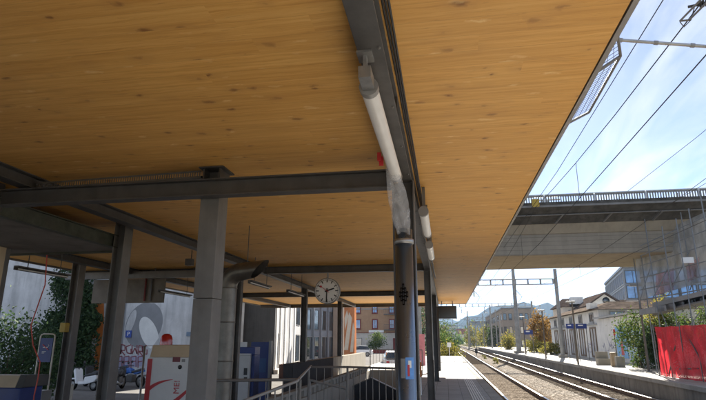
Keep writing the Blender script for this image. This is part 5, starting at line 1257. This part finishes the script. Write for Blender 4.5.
block('tan_building', 'plain tan office building behind the thick mast', 503, 536, 309, 150, 60, WALLN, 3, 6, STEEL, GLASS)
block('distant_hall', 'pale blue glass hall far along the tracks', 471, 494, 322, 300, 30, WALLB, 2, 7, STEELL, GLASSB)
block('distant_block', 'pale distant apartment block left of the track bend', 446, 456, 326, 330, 20, WALLW, 3, 5)
block('distant_block', 'small white distant block right of the glass hall', 494, 503, 330, 260, 20, WALLW, 2, 4)
HP = thing('town_house', 'red roofed house in the distant town nearest the tracks', 'house', (0,0,0), 'houses of the distant town')
m = MB(); m.box(-6,6,0,10,0,7); m.build('wall', WALLW, HP, 0, False)
m = MB(); m.prism([(-6.6,-.6,7.0),(-6.6,10.6,7.0),(-6.6,5,11)], (13.2,0,0)); m.build('roof', TILER, HP, 0, False)
HP.location = (xat(460,420),420,-1)
HD = 'house of the distant town, '
spots = [(466,480,'second from the left'),(480,520,'with the hills right behind'),(491,600,'in the middle of the row'),(500,560,'above the tan building'),(511,640,'behind the thick mast'),(522,700,'right of the thick mast'),(533,620,'before the tallest hill'),(545,680,'nearest the white annex'),(443,450,'leftmost under the display'),(452,640,'left, high up'),(473,720,'small, left of the glass hall'),(486,800,'smallest and farthest'),(505,820,'half hidden behind the masts'),(540,850,'high on the slope')]
for k,(u,Y,lab) in enumerate(spots): dup(HP, (xat(u,Y),Y,-1+(Y-450)*.02), rnd.uniform(-.5,.5), HD+lab, rnd.uniform(.8,1.3))
tf = MB(); rnd = random.Random(15)
for i in range(9000):
    Y = rnd.uniform(330,1000); u = rnd.uniform(405,640); x = xat(u,Y); z = -1+max(0,Y-420)*.02+abs(rnd.gauss(0,1))*4.2+ (3*math.sin(u*.35)+2.5*math.sin(u*.9+Y*.02))
    leafquads(tf, Vector((x,Y,max(0,z))), 3.6, rnd)
tag(tf.build('distant_woods', LEAFG), 'green treetops between the houses of the distant town', 'woods', None, 'stuff')
def hills(name, Y, prof_, label, mtl, seed, depth=900):
    rnd = random.Random(seed); m = MB(); us = [prof_[0][0]+i*(prof_[-1][0]-prof_[0][0])/160 for i in range(161)]; rows = 12; vs = []
    for i, u in enumerate(us):
        for (ua,va),(ub,vb) in zip(prof_[:-1], prof_[1:]):
            if ua <= u <= ub: f = (u-ua)/(ub-ua); f = f*f*(3-2*f); v = va+(vb-va)*f; break
        top = zat(446, v, Y)+8*math.sin(u*.31+seed)+rnd.uniform(-5,5); x0 = (u-446)/548*Y
        for j in range(rows+1):
            f = j/rows; vs.append((x0, Y-depth*(1-f), -2+(top+2)*(f**1.3)+ (6*math.sin(i*.4+j) if 0 < j < rows else 0)))
    m.add(vs, [(i*(rows+1)+j, (i+1)*(rows+1)+j, (i+1)*(rows+1)+j+1, i*(rows+1)+j+1) for i in range(160) for j in range(rows)], True)
    struct(name, m, mtl, label, 'hills')
FOREST = mat('forest_slope', (.016,.026,.022), .9, 0, .5, .02)
hills('hill', 2300, [(-400,334),(300,330),(430,324),(455,321),(478,314),(498,306),(515,304),(540,306),(570,309),(620,316),(760,322),(1400,332)], 'broad forested hill ahead in the haze', FOREST, 2)
hills('far_hill', 3400, [(-900,334),(300,326),(420,321),(445,318),(470,322),(520,324),(800,324),(1700,332)], 'low far ridge behind the forested hill', FOREST, 5, 600)
# ------------------------------------------------------------------ haze
HZ = MB(); HZ.box(-2600,3000,-60,3600,-2.6,178)
t = NT('haze_air'); t.n.remove(t.b); pv = t.n.new('ShaderNodeVolumePrincipled'); pv.inputs['Color'].default_value = (.50,.70,1,1); pv.inputs['Density'].default_value = .00013; pv.inputs['Anisotropy'].default_value = .0
t.l.new(pv.outputs[0], t.out.inputs['Volume'])
hz = HZ.build('haze', t.m); tag(hz, 'thin pale blue air haze over the whole place', 'haze', None, 'stuff')
